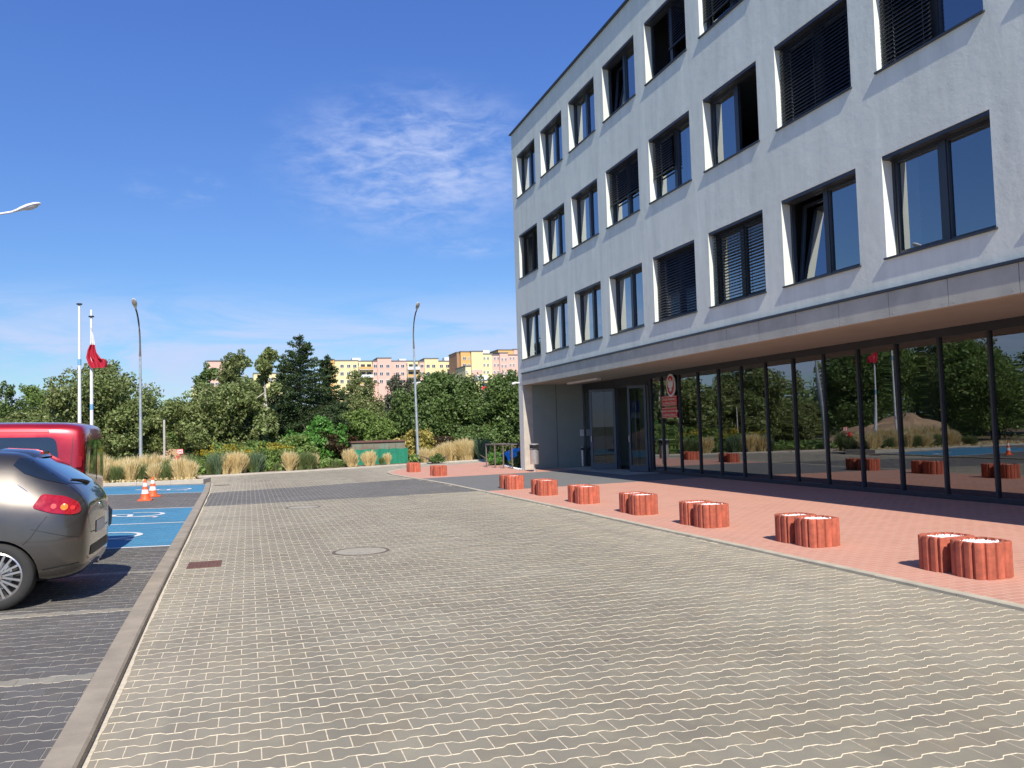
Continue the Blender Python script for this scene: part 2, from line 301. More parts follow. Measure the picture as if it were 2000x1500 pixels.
# ------------------------------------------------------------------ helpers
col = sc.collection
def tag(o, label=None, cat=None, group=None, kind=None):
    if label: o['label'] = label
    if cat: o['category'] = cat
    if group: o['group'] = group
    if kind: o['kind'] = kind
    return o
def empty(name, loc, label, cat, group=None, rz=0.):
    o = bpy.data.objects.new(name, None); col.objects.link(o); o.location = loc; o.rotation_euler = (0, 0, rz)
    o.empty_display_size = .2
    return tag(o, label, cat, group)
def clone(o, loc, rz=None, sc_=None, label=None, parent=None):
    c = o.copy(); col.objects.link(c)
    if parent is None:
        c.location = loc
        if rz is not None: c.rotation_euler = (0, 0, rz)
        if sc_ is not None: c.scale = sc_ if hasattr(sc_, '__len__') else (sc_,)*3
        if label: c['label'] = label
    else: c.parent = parent
    for ch in [x for x in bpy.data.objects if x.parent == o]: clone(ch, None, parent=c)
    return c
class MB:
    def __init__(s): s.v = []; s.f = []; s.m = []; s.mats = []
    def mi(s, mat):
        if mat not in s.mats: s.mats.append(mat)
        return s.mats.index(mat)
    def add(s, vs, fs, mat, M4=None):
        o = len(s.v)
        for p in vs: s.v.append(tuple(M4 @ Vector(p)) if M4 is not None else tuple(p))
        k = s.mi(mat)
        for f in fs: s.f.append([i+o for i in f]); s.m.append(k)
        return s
    def box(s, a, b, mat, M4=None):
        x0, y0, z0 = a; x1, y1, z1 = b
        vs = [(x0,y0,z0),(x1,y0,z0),(x1,y1,z0),(x0,y1,z0),(x0,y0,z1),(x1,y0,z1),(x1,y1,z1),(x0,y1,z1)]
        return s.add(vs, [(0,3,2,1),(4,5,6,7),(0,1,5,4),(1,2,6,5),(2,3,7,6),(3,0,4,7)], mat, M4)
    def cyl(s, a, b, r0, r1, mat, n=12, M4=None, caps=True):
        a = Vector(a); b = Vector(b); d = (b-a).normalized()
        u = d.orthogonal().normalized(); v = d.cross(u)
        vs = []
        for p, r in ((a, r0), (b, r1)):
            for i in range(n):
                t = 2*math.pi*i/n; vs.append(p+u*(r*math.cos(t))+v*(r*math.sin(t)))
        fs = [(i, (i+1) % n, n+(i+1) % n, n+i) for i in range(n)]
        if caps: fs += [tuple(range(n))[::-1], tuple(range(n, 2*n))]
        return s.add(vs, fs, mat, M4)
    def tube(s, pts, rs, mat, n=8, M4=None):
        pts = [Vector(p) for p in pts]; vs = []; m_ = len(pts)
        if not hasattr(rs, '__len__'): rs = [rs]*m_
        for k, p in enumerate(pts):
            d = (pts[min(k+1, m_-1)]-pts[max(k-1, 0)]).normalized()
            ref = Vector((0, 0, 1)) if abs(d.z) < .9 else Vector((1, 0, 0))
            u = d.cross(ref).normalized(); v = d.cross(u)
            for i in range(n):
                t = 2*math.pi*i/n; vs.append(p+u*(rs[k]*math.cos(t))+v*(rs[k]*math.sin(t)))
        fs = [(k*n+i, k*n+(i+1) % n, (k+1)*n+(i+1) % n, (k+1)*n+i) for k in range(m_-1) for i in range(n)]
        fs += [tuple(range(n))[::-1], tuple(range((m_-1)*n, m_*n))]
        return s.add(vs, fs, mat, M4)
    def lathe(s, prof, mat, n=24, M4=None):   # prof: (r,z)
        vs = [(r*math.cos(2*math.pi*i/n), r*math.sin(2*math.pi*i/n), z) for r, z in prof for i in range(n)]
        fs = [(k*n+i, k*n+(i+1) % n, (k+1)*n+(i+1) % n, (k+1)*n+i) for k in range(len(prof)-1) for i in range(n)]
        return s.add(vs, fs, mat, M4)
    def prism(s, poly, z0, z1, mat, M4=None):
        n = len(poly); vs = [(x, y, z0) for x, y in poly]+[(x, y, z1) for x, y in poly]
        fs = [tuple(range(n))[::-1], tuple(range(n, 2*n))]+[(i, (i+1) % n, n+(i+1) % n, n+i) for i in range(n)]
        return s.add(vs, fs, mat, M4)
    def build(s, name, parent=None, smooth=False, bevel=0., loc=None):
        me = bpy.data.meshes.new(name); me.from_pydata(s.v, [], s.f)
        for m in s.mats: me.materials.append(MT[m])
        me.polygons.foreach_set('material_index', s.m)
        if smooth: me.polygons.foreach_set('use_smooth', [True]*len(s.f))
        me.update(); o = bpy.data.objects.new(name, me); col.objects.link(o)
        if smooth and not bevel:
            me.set_sharp_from_angle(angle=R(42))
        if bevel:
            b = o.modifiers.new('bevel', 'BEVEL'); b.width = bevel; b.segments = 2; b.limit_method = 'ANGLE'
        if loc is not None: o.location = loc
        if parent is not None: o.parent = parent
        return o
def npmesh(name, V, Fq, mats, mi=None, parent=None):
    me = bpy.data.meshes.new(name); nv = len(V); nf, k = Fq.shape
    me.vertices.add(nv); me.vertices.foreach_set('co', V.astype(np.float32).ravel())
    me.loops.add(nf*k); me.loops.foreach_set('vertex_index', Fq.astype(np.int32).ravel())
    me.polygons.add(nf); me.polygons.foreach_set('loop_start', np.arange(0, nf*k, k, dtype=np.int32))
    for m in mats: me.materials.append(MT[m])
    if mi is not None: me.polygons.foreach_set('material_index', mi.astype(np.int32))
    me.polygons.foreach_set('use_smooth', np.zeros(nf, bool)); me.update(calc_edges=True); me.validate()
    o = bpy.data.objects.new(name, me); col.objects.link(o)
    if parent is not None: o.parent = parent
    return o
def lerp_tab(t, x): return float(np.interp(x, [a for a, b in t], [b for a, b in t]))

# ------------------------------------------------------------------ ground
PS = .020                                   # cross fall of the parking bays
def zpark(x): return .045 + PS*(-.98-x)
def zwalk(x): return .022 + .0095*(x-5.9)
KR = [(-6, 5.98), (5.4, 5.96), (9, 5.93), (11.3, 5.88), (14.5, 5.84), (18.6, 5.74), (21.8, 5.63), (24, 5.57), (26, 5.46), (28.75, 5.24), (31.3, 5.05),
      (33, 5.13), (34, 5.35), (35, 5.75), (35.9, 6.4), (36.6, 7.4), (37.2, 9.0), (38.2, 10.8)]
KLc = [(-6, -.80), (4.7, -.80), (9, -.88), (14, -.94), (20, -1.02), (26, -1.10), (31, -1.24)]
b = MB(); b.add([(-900, -900, -.30), (900, -900, -.30), (900, 900, -.30), (-900, 900, -.30)], [(0, 1, 2, 3)], 'grassland')
tag(b.build('ground'), kind='structure')

Lx, Wy, A = .224, .1435, .0140
def pavers(name, x0, x1, y0, y1, region, zf, base_mat_of, left=None, right=None, clampx=None):
    nx = int((x1-x0)/Lx)+2; ny = int((y1-y0)/Wy)+1
    i, j = np.meshgrid(np.arange(nx), np.arange(ny)); i = i.ravel(); j = j.ravel()
    X = x0+(i+(j % 2)*.5)*Lx; Y = y0+j*Wy
    xc = X+Lx/2; yc = Y+Wy/2
    ok = np.ones(len(X), bool)
    if left is not None: ok &= xc > np.interp(yc, [a for a, b in left], [b for a, b in left])-Lx*.65
    if right is not None: ok &= xc < np.interp(yc, [a for a, b in right], [b for a, b in right])+Lx*.3
    X, Y, xc, yc, j = X[ok], Y[ok], xc[ok], yc[ok], j[ok]
    fx = np.array([0, .18, .32, .68, .82, 1.0])*Lx; wv = np.array([1, 1, -1, -1, 1, 1])*A
    def ring(ins, z):
        xs = fx.copy(); xs[0] += ins*.75; xs[-1] -= ins*.75
        bot = np.stack([xs, -wv+ins, np.full(6, z)], 1); top = np.stack([xs, Wy+wv-ins, np.full(6, z)], 1)
        return np.concatenate([bot, top[::-1]])
    t0 = ring(.0046, 0.); t1 = ring(.0034, -.0034)
    T = np.concatenate([t0, t1])                        # 24 verts
    n = len(X); V = np.repeat(T[None], n, 0).copy()
    V[:, :, 0] += X[:, None]; V[:, :, 1] += Y[:, None]
    V[:, :, 2] += (rng.random(n)*.0016-.0008)[:, None]
    V[:, :, 2] += zf(V[:, :, 0])
    if clampx is not None:
        lo_, hi_ = clampx; ty = [a for a, b in KLc]; tx = [b for a, b in KLc]; kx = np.interp(V[:, :, 1], ty, tx)
        if lo_ is not None: V[:, :, 0] = np.maximum(V[:, :, 0], kx+lo_)
        if hi_ is not None: V[:, :, 0] = np.minimum(V[:, :, 0], kx+hi_)
    fs = [(k, k+1, 10-k, 11-k) for k in range(5)] + [(k, 12+k, 12+(k+1) % 12, (k+1) % 12) for k in range(12)]
    Fq = (np.array(fs)[None]+(np.arange(n)*24)[:, None, None]).reshape(-1, 4)
    reg = region(xc, yc)                                  # material pair index
    mi = np.repeat(reg[:, None], 17, 1)*2; mi[:, 5:] += 1
    mats = base_mat_of
    return npmesh(name, V.reshape(-1, 3), Fq, mats, mi.ravel())
def band_lane(x, y):
    near = 20.9+(x+1)*.06; far = 25.9+(x+1)*.37
    return ((y > near) & (y < far)).astype(int)
KLr = KLc; KLl = [(a, b_-.06) for a, b_ in KLc]
o = pavers('road', -1.3, 6.3, -5, 41, band_lane, lambda x: x*0, ['pav_grey', 'sand', 'pav_band', 'sand_dark'], KLr, [(a, b_) for a, b_ in KR[:-7]]+[(36, 7), (41, 7)], (-.12, None))
tag(o, kind='structure')
o = pavers('road_turning', -14, 12.6, 31.2, 42.4, lambda x, y: np.zeros(len(x), int), lambda x: x*0-.0008, ['pav_grey', 'sand', 'pav_band', 'sand_dark'])
tag(o, kind='structure')
b = MB(); b.add([(-16, -6, -.0030), (12.5, -6, -.0030), (12.5, 43, -.0030), (-16, 43, -.0030)], [(0, 1, 2, 3)], 'sand'); tag(b.build('road_bedding'), kind='structure')
ST = [1.9, 4.1, 6.33, 8.57, 10.85]
def park_reg(x, y):
    r = np.zeros(len(x), int)
    for s_ in ST: r[np.abs(y-s_) < Wy*.5] = 1
    blue = ((y > 13.25) & (y < 20.25)) | ((y > 25.55) & (y < 29.9))
    r[blue] = 2
    return r
o = pavers('parking_lot', -6.6, -.8, -5, 31.2, park_reg, zpark, ['pav_dark', 'sand_dark', 'pav_stripe', 'sand', 'pav_blue', 'joint_blue'], None, KLl, (None, -.03))
tag(o, kind='structure')
b = MB()
for k_ in range(len(KLc)-1):
    (ya_, xa_), (yb_, xb_) = KLc[k_], KLc[k_+1]; xa_ -= .05; xb_ -= .05; yb_ = min(yb_, 31.0)
    b.add([(-6.7, ya_, zpark(-6.7)-.0042), (xa_, ya_, zpark(xa_)-.0042), (xb_, yb_, zpark(xb_)-.0042), (-6.7, yb_, zpark(-6.7)-.0042)], [(0, 1, 2, 3)], 'sand_dark')
tag(b.build('parking_bedding'), kind='structure')
# painted lines and wheelchair symbols
def zp(x): return zpark(x)+.005
ln = MB()
def pquad(x0, x1, y0, y1): ln.add([(x0, y0, zp(x0)), (x1, y0, zp(x1)), (x1, y1, zp(x1)), (x0, y1, zp(x0))], [(0, 1, 2, 3)], 'white_paint')
for yy, xr in ((13.26, -.99), (16.80, -1.05), (20.24, -1.08), (25.56, -1.13), (29.62, -1.3)): pquad(-6.4, xr-.03, yy-.045, yy+.045)
def arc(cx, cy, r, wd, a0, a1, n=18):
    vs = []; 
    for k in range(n+1):
        t = a0+(a1-a0)*k/n
        for rr in (r-wd/2, r+wd/2):
            x = cx+rr*math.cos(t)*1.0; y = cy+rr*math.sin(t); vs.append((x, y, zp(x)+.001))
    ln.add(vs, [(2*k, 2*k+1, 2*k+3, 2*k+2) for k in range(n)], 'white_paint')
def seg(p, q, wd):
    p = Vector(p); q = Vector(q); d = (q-p).normalized(); nrm = Vector((-d.y, d.x))*wd/2
    ln.add([(c.x, c.y, zp(c.x)+.002) for c in (p+nrm, p-nrm, q-nrm, q+nrm)], [(0, 1, 2, 3)], 'white_paint')
for cy in (14.95, 18.8, 27.4):              # wheelchair mark, head pointing away from the lane
    cx = -2.15
    arc(cx, cy, .46, .09, R(-150), R(110)); seg((cx-.15, cy+.05), (cx-.80, cy+.12), .10); seg((cx-.15, cy+.05), (cx-.12, cy-.45), .10)
    seg((cx-.12, cy-.45), (cx+.40, cy-.62), .09); seg((cx-.45, cy+.08), (cx-.43, cy-.30), .08); seg((cx+.40, cy-.62), (cx+.36, cy-.80), .08)
    arc(cx-.98, cy+.13, .06, .12, 0, 2*math.pi, 14)
tag(ln.build('road_markings'), kind='structure')

# kerbs
def kerb(name, pts, w0, w1, zt, mat, seg_len=1.0, zb=-.1, bev=.012):
    """pts polyline (x,y); body offset from w0..w1 to the left normal; split into stones"""
    P = [Vector(p) for p in pts]; b_ = MB()
    s_ = [0]
    for k in range(1, len(P)): s_.append(s_[-1]+(P[k]-P[k-1]).length)
    def pt(t): return Vector((np.interp(t, s_, [p.x for p in P]), np.interp(t, s_, [p.y for p in P])))
    n = max(1, int(s_[-1]/seg_len))
    for k in range(n):
        t0 = s_[-1]*k/n+.003; t1 = s_[-1]*(k+1)/n-.003; a, c = pt(t0), pt(t1); d = (c-a).normalized(); nn_ = Vector((-d.y, d.x))
        dz = random.uniform(-.002, .002)
        prof = [(w0, zb), (w0, zt-bev), (w0+bev*math.copysign(1, w1-w0), zt), (w1-bev*.4*math.copysign(1, w1-w0), zt), (w1, zt-bev*.4), (w1, zb)]
        vs = [(q.x+nn_.x*o_, q.y+nn_.y*o_, z_+dz) for q in (a, c) for o_, z_ in prof]
        m_ = len(prof); b_.add(vs, [(i, i+1, m_+i+1, m_+i) for i in range(m_-1)]+[tuple(range(m_)), tuple(range(m_, 2*m_))[::-1]], mat)
    return tag(b_.build(name, smooth=False), kind='structure')
kerb('kerb_parking', [(x, y) for y, x in KLc], .0, .165, .060, 'kerb', 1.0, -.1, .014)
b = MB(); prev = None
rr = random.Random(3)
vs = []; YS = np.arange(-5, 31, .08)
for yv in YS: xx = lerp_tab(KLc, yv); vs += [(xx-.01, yv, .0015), (xx+.030+.008*math.sin(yv*2.3)+rr.uniform(-.004, .006), yv, .0015)]
b.add(vs, [(2*k, 2*k+1, 2*k+3, 2*k+2) for k in range(len(YS)-1)], 'sand'); tag(b.build('sand_strip', ), 'bright sand swept against the kerb of the parking bays', None, kind='structure')
kerb('kerb_walk', [(x, y) for y, x in KR], -.105, .0, .034, 'kerb_w', 1.0, -.1, .02)
kerb('kerb_far', [(-14, 35.0), (-5.5, 35.6), (-1.31, 36.4), (2.4, 37.5), (4.9, 38.7), (7.3, 40.1), (9.4, 41.1), (13.5, 42.0)], .0, .30, .06, 'kerb_far', 1.0)
kerb('kerb_bed', [(-16, 30.15), (-1.75, 30.15), (-1.45, 30.3), (-1.30, 30.7), (-1.26, 31.3)], .0, .13, .21, 'kerb_far', 1.0)
# planting beds
def sheet(name, poly, z, mat, kind='structure'):
    b_ = MB(); b_.add([(x, y, z) for x, y in poly], [tuple(range(len(poly)))], mat); return tag(b_.build(name), kind=kind)
sheet('planting_bed_near', [(-16, 30.25), (-1.8, 30.25), (-1.42, 30.7), (-1.36, 31.3), (-1.6, 32.8), (-16, 33.2)], .13, 'soil')
sheet('pebble_corner', [(-2.3, 30.24), (-1.8, 30.24), (-1.42, 30.66), (-1.42, 31.1), (-2.4, 31.0)], .137, 'pebble')
sheet('planting_bed_far', [(-60, 35.3), (-14, 35.3), (-5.5, 35.9), (-1.31, 36.7), (2.4, 37.8), (4.9, 39), (7.3, 40.4), (9.4, 41.4), (13.5, 42.3), (60, 42.3), (60, 70), (-60, 70)], .02, 'soil')
sheet('planting_bed_side', [(9.55, 29.95), (9.75, 31.5), (10.9, 38.4), (14, 42.4), (40, 42.4), (40, 29.95)], .066, 'soil')
sheet('lot_surface_west', [(-60, -40), (-6.65, -40), (-6.65, 30.1), (-60, 30.1)], .14, 'dark_flat')
sheet('walk_south', [(-6.6, -40), (12.2, -40), (12.2, -6), (-6.6, -6)], -.004, 'pav_stripe')

# pavement in front of the building (slight fall to the kerb)
b = MB(); ys = sorted(set(list(np.arange(-6, 29.7, 1.0))+[20.9, 27.9, 29.72]))
def wx(yv): return lerp_tab(KR, yv)
def strip(y0, y1, xr0, xr1, mat):
    b.add([(wx(y0), y0, zwalk(wx(y0))), (xr0, y0, zwalk(xr0)), (xr1, y1, zwalk(xr1)), (wx(y1), y1, zwalk(wx(y1)))], [(0, 1, 2, 3)], mat)
for k in range(len(ys)-1):
    strip(ys[k], ys[k+1], 12.3, 12.3, 'dark_flat' if 20.9 <= (ys[k]+ys[k+1])/2 <= 27.9 else 'red_pav')
ys = [29.72, 31, 32, 33, 34, 35, 35.9, 36.6, 37.2, 38.1]
for k in range(len(ys)-1):
    f = lambda y: 9.5+(y-29.72)*.155
    strip(ys[k], ys[k+1], max(f(ys[k]), wx(ys[k])+.02), max(f(ys[k+1]), wx(ys[k+1])+.02), 'red_pav')
tag(b.build('pavement'), kind='structure')
b = MB(); b.add([(10.9, 23.6, zwalk(10.9)+.008), (12.2, 23.6, zwalk(12.2)+.008), (12.2, 29.6, zwalk(12.2)+.008), (10.9, 29.6, zwalk(10.9)+.008)], [(0, 1, 2, 3)], 'fascia')
tag(b.build('entrance_slab'), kind='structure')
# pebble border beside the pavement end
b = MB()
for k in range(420):
    y = random.uniform(29.9, 38); x = 9.5+(y-29.72)*.155+abs(random.gauss(0, .10)); r = random.uniform(.018, .04)
    vs = [(x+r*math.cos(t)*random.uniform(.7, 1), y+r*math.sin(t)*random.uniform(.7, 1), .065) for t in (0, 1.26, 2.5, 3.77, 5.0)]+[(x, y, .065+r*.8)]
    b.add(vs, [(i, (i+1) % 5, 5) for i in range(5)], 'pebble')
tag(b.build('pebble_edging'), 'loose white pebbles along the end of the red pavement', None, kind='stuff')

# manholes and drains
def manhole(px, py, r, label):
    c = at(px, py, z=0); e = empty('manhole_cover', (c.x, c.y, 0), label, 'manhole cover')
    b_ = MB(); b_.lathe([(r-.03, .0005), (r-.03, .006), (r+.012, .006), (r+.018, -.004)], 'ring', 40); b_.build('rim', e)
    b_ = MB(); b_.lathe([(.0001, .0045), (r*.5, .0045), (r-.03, .0045)], 'cover', 40); b_.build('lid', e)
    return e
manhole(705, 1077, .37, 'round cement filled manhole cover in the middle of the paved lane')
manhole(592, 991, .36, 'round manhole cover just before the dark paver band')
def grate(c, sx, sy, label, mat, zz=.0015):
    e = empty('drain_grate', (c[0], c[1], zz), label, 'drain'); b_ = MB()
    fr = [((-sx/2, -sy/2), (sx/2, -sy/2+.03)), ((-sx/2, sy/2-.03), (sx/2, sy/2)), ((-sx/2, -sy/2+.03), (-sx/2+.03, sy/2-.03)), ((sx/2-.03, -sy/2+.03), (sx/2, sy/2-.03))]
    for p, q in fr: b_.box((p[0], p[1], 0), (q[0], q[1], .006), mat)
    b_.build('frame', e); b_ = MB(); b_.box((-sx/2+.03, -sy/2+.03, -.02), (sx/2-.03, sy/2-.03, .001), mat)
    n = int((sx-.06)/.045)
    for k in range(n): x = -sx/2+.03+(k+.2)*(sx-.06)/n; b_.box((x, -sy/2+.05, .001), (x+.02, sy/2-.05, .005), mat)
    b_.build('bars', e)
grate((-.545, 11.42), .40, .52, 'rust brown rectangular drain cover beside the kerb', 'rust')
grate((-.86, 29.7), .5, .3, 'thin drain grate near the rounded kerb corner', 'ring')

# ------------------------------------------------------------------ office building
XF, XG, ZT = 9.734, 12.15, 12.78
YE = 30.25; YB = -8.0; YR = 29.75; ZS = 3.19; XB = 24.0
ob = empty('office_building', (XF, YE, 0), 'light grey four storey office building with square windows and a glazed ground floor', 'building')
obl = Vector((XF, YE, 0))
class LB(MB):                                     # office parts are built in world units, stored relative to its empty
    def build(s, name, parent=None, **k):
        s.v = [(x-XF, y-YE, z) for x, y, z in s.v]; return MB.build(s, name, parent, **k)
WY = [29.67-2.678*k for k in range(14)]; WW = 2.07
ZR = [(4.13, 5.77), (7.15, 8.77), (10.19, 11.79)]
cuts = [YE]
for y in WY: cuts += [y, y-WW]
cuts.append(YB); D = .19
zc = [3.19, 4.13, 5.77, 7.15, 8.77, 10.19, 11.79, ZT]
b = LB()
for i in range(len(cuts)-1):
    for k in range(7):
        if i % 2 == 1 and k % 2 == 1: continue
        b.add([(XF, cuts[i], zc[k]), (XF, cuts[i+1], zc[k]), (XF, cuts[i+1], zc[k+1]), (XF, cuts[i], zc[k+1])], [(0, 1, 2, 3)], 'plaster')
for y in WY:
    for z0, z1 in ZR:
        b.add([(XF, y, z0), (XF, y, z1), (XF+D, y, z1), (XF+D, y, z0)], [(0, 1, 2, 3)], 'plaster')
        b.add([(XF, y-WW, z0), (XF+D, y-WW, z0), (XF+D, y-WW, z1), (XF, y-WW, z1)], [(0, 1, 2, 3)], 'plaster')
        b.add([(XF, y, z1), (XF, y-WW, z1), (XF+D, y-WW, z1), (XF+D, y, z1)], [(0, 1, 2, 3)], 'plaster')
b.box((XF, YR, -.2), (XF+.35, YE, 3.19), 'plaster')                                # corner pier
b.add([(XF, YE, 3.19), (XF, YE, ZT), (XB, YE, ZT), (XB, YE, 3.19)], [(0, 1, 2, 3)], 'plaster')
b.add([(XF+.35, YE, -.2), (XF+.35, YE, 3.19), (XB, YE, 3.19), (XB, YE, -.2)], [(0, 1, 2, 3)], 'plaster')
b.add([(XB, YE, -.2), (XB, YE, ZT), (XB, YB, ZT), (XB, YB, -.2)], [(0, 1, 2, 3)], 'plaster')
b.add([(XF, YB, 3.19), (XB, YB, 3.19), (XB, YB, ZT), (XF, YB, ZT)], [(0, 1, 2, 3)], 'plaster')
b.build('wall', ob)
b = LB(); b.box((XF+.01, YB+.01, ZT-.25), (XB-.01, YE-.01, ZT-.05), 'ap_roof'); b.build('roof', ob)
b = LB(); b.box((XF-.075, YB-.05, ZT), (XF+.35, YE+.07, ZT+.045), 'anth'); b.box((XF+.35, YE-.3, ZT), (XB, YE+.07, ZT+.045), 'anth'); b.build('coping', ob)
b = LB()
for z in (3.45, 6.35, 9.4): b.box((XF+.25, YB+.02, z), (XB-.02, YE-.02, z+.25), 'inner')
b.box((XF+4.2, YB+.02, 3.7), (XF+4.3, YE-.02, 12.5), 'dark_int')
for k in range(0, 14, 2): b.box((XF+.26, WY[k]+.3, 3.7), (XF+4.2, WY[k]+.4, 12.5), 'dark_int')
b.build('interior', ob)
# fascia
b = LB(); y = YR-.01; ys = [y]+[8.53+1.19*k for k in range(17, -15, -1)]
for k in range(len(ys)-1):
    if ys[k+1] < YB: break
    b.box((XF-.022, ys[k+1]+.006, ZS-.01), (XF+.10, ys[k]-.006, 3.585), 'fascia')
    for z in (3.24, 3.54): 
        for yy in (ys[k]-.10, ys[k+1]+.10): b.cyl((XF-.026, yy, z), (XF-.02, yy, z), .008, .008, 'steel', 6)
b.build('fascia', ob)
b = LB(); b.box((XF-.055, YB, 3.590), (XF+.02, YR+.01, 3.632), 'anth'); b.build('flashing', ob)
b = LB(); b.box((XF+.101, YB, ZS), (XG+.3, YR-.002, ZS+.2), 'soffit'); b.build('soffit', ob)
b = LB(); b.box((XF+.351, YR-.0, -.1), (XG+.2, YR+.2, ZS-.002), 'endwall')
b.box((11.03, YR-.004, .09), (11.045, YR+.001, ZS-.02), 'black'); b.box((XF+.002, YR-.003, -.1), (XF+.36, YR-.0005, ZS-.003), 'kerb_far'); b.build('recess_wall', ob)  # cream strip by the pier paints the sunlit wedge into the wall colour
e0 = at(1127, 749, z=3.18); e1 = at(1170, 739, z=3.18)
b = LB(); b.box((11.05, 25.9, 3.13), (11.22, 28.6, 3.189), 'white'); b.build('soffit_light', ob)
# windows
kinds = {
 (0,0):'A',(0,1):'A',(0,2):'A',(0,3):'AC',(0,4):'B',(0,5):'V',(0,6):'T',(0,7):'A',(0,8):'B',(0,9):'A',(0,10):'T',
 (1,0):'BV',(1,1):'OP',(1,2):'AC',(1,3):'H',(1,4):'HLP',(1,5):'RO',(1,6):'B',(1,7):'LB',(1,8):'A',(1,9):'B',(1,10):'A',
 (2,0):'A',(2,1):'A',(2,2):'AP',(2,3):'TP',(2,4):'OBL',(2,5):'H7',(2,6):'B',(2,7):'A',(2,8):'LB',(2,9):'A',(2,10):'A'}
floor_nm = ['first', 'second', 'third']
def window(fl, k):
    kd = kinds.get((fl, k), 'A'); yl = WY[k]; yr = yl-WW; z0, z1 = ZR[fl]; x0 = XF+D; x1 = x0+.07
    zt = z1-.075; ym = yl-WW*.50
    m_ = LB(); fw = .055
    m_.box((x0, yr+.0, z0+.0), (x1, yl, z0+fw), 'anth'); m_.box((x0-.03, yr, zt), (x1, yl, z1), 'anth'); m_.box((XF+.012, yr+.002, z1-.062), (XF+.17, yl-.002, z1-.001), 'anth')
    m_.box((x0, yl-fw, z0+fw), (x1, yl, zt), 'anth'); m_.box((x0, yr, z0+fw), (x1, yr+fw, zt), 'anth')
    m_.box((x0, ym-.06, z0+fw), (x1, ym+.06, zt), 'anth')
    desc = {'A': 'plain', 'AC': 'plain'}.get(kd)
    W = m_.build('window', ob)
    lab = {'B': 'window wholly covered by a closed dark slatted blind', 'BV': 'window covered by a half open slatted blind', 'V': 'window with a dark slatted blind and pale stripes behind it',
           'T': 'window with its left sash tilted inward', 'TP': 'window with a tilted left sash and pale right side', 'H': 'window with blind lowered halfway',
           'HLP': 'window with blind lowered over its left half and pale right side', 'RO': 'window with its right sash wide open', 'LB': 'window with a closed blind over its left half only',
           'OP': 'dark open window with a pale strip at right', 'OBL': 'wide open dark window', 'H7': 'window with a mostly lowered blind'}.get(kd)
    if lab: W['label'] = lab
    s_ = LB(); s_.box((XF-.040, yr-.025, z0-.028), (x0, yl+.025, z0), 'anth'); s_.build('sill', W)
    def sash(ya, yb, open_=None, nm='sash', sw=.05):
        s2 = LB(); M4 = None; pv = None
        if open_ == 'tilt': M4 = Matrix.Translation((x1+.005, 0, z0+fw)) @ Matrix.Rotation(R(6.5), 4, 'Y') @ Matrix.Translation((-x1-.005, 0, -z0-fw)); 
        if open_ == 'wide': M4 = Matrix.Translation((x1, yb, 0)) @ Matrix.Rotation(R(-82), 4, 'Z') @ Matrix.Translation((-x1, -yb, 0))
        off = .0 if not open_ else .02
        xa, xb = x0+.015+off+(.055 if open_ else 0), x1+.012+off+(.055 if open_ else 0)
        za, zb = z0+fw-.0, zt
        s2.box((xa, yb, za), (xb, ya, za+sw), 'anth', M4); s2.box((xa, yb, zb-sw), (xb, ya, zb), 'anth', M4)
        s2.box((xa, yb, za+sw), (xb, yb+sw, zb-sw), 'anth', M4); s2.box((xa, ya-sw, za+sw), (xb, ya, zb-sw), 'anth', M4)
        s2.build(nm, W)
        g_ = LB(); xm = (xa+xb)/2; g_.add([(xm, yb+sw-.005, za+sw-.005), (xm, ya-sw+.005, za+sw-.005), (xm, ya-sw+.005, zb-sw+.005), (xm, yb+sw-.005, zb-sw+.005)], [(0, 1, 2, 3)], 'glass_w', M4)
        g_.build('pane', W)
    la, lb_ = yl-fw+.004, ym+.056; ra, rb = ym-.056, yr+fw-.004
    lo = 'tilt' if kd in ('T', 'TP') else ('wide' if kd == 'OBL' else None)
    ro = 'wide' if kd in ('RO', 'OBL') else None
    sash(la, lb_, lo); sash(ra, rb, ro, sw=.035 if kd in ('A', 'T', 'LB') else .05)
    def blind(ya, yb, za, zb, mat='blind', tilt=-58, pitch=.066, x=XF+.115):
        b_ = LB(); n = int((zb-za)/pitch)
        for q in range(n):
            zc_ = zb-(q+.5)*pitch; t = R(tilt); dx = 0
            b_.box((-.030, yb, -.0009), (.030, ya, .0009), mat, Matrix.Translation((x, 0, zc_)) @ Matrix.Rotation(t, 4, 'Y'))
        b_.box((x-.02, yb, za-.012), (x+.02, ya, za+.012), mat)
        for yy in ([(ya+yb)/2] if ya-yb > 1.2 else [])+[ya-.12, yb+.12]: b_.box((x-.034, yy-.004, za), (x-.031, yy+.004, zb), 'black')
        b_.build('blind', W)
    if kd in ('B', 'BV'): blind(yl-.01, yr+.01, z0+.02, z1-.01, tilt=-58 if kd == 'B' else -30)
    if kd == 'V': blind(yl-.01, yr+.01, z0+.02, z1-.01, tilt=-8, pitch=.066); 
    if kd == 'V':
        b_ = LB()
        for q in range(24): z_ = z0+.1+q*.058; b_.box((x1+.05, yr+.32, z_), (x1+.06, ym-.16, z_+.022), 'blind_l')
        b_.build('inner_blind', W); b_ = LB()
        for q in range(24): z_ = z0+.1+q*.058; b_.box((x1+.05, ym+.2, z_), (x1+.06, yl-.30, z_+.022), 'blind_l')
        b_.build('inner_blind', W)
    if kd == 'H': blind(yl-.01, yr+.01, z0+.62, z1-.01)
    if kd == 'H7': blind(yl-.01, yr+.01, z0+.35, z1-.01)
    if kd in ('LB',): blind(yl-.01, ym, z0+.02, z1-.01)
    if kd == 'HLP': blind(yl-.01, ym+.02, z0+.62, z1-.01)
    if kd == 'OBL': blind(ym-.02, yr+.01, z0+.45, z1-.01)
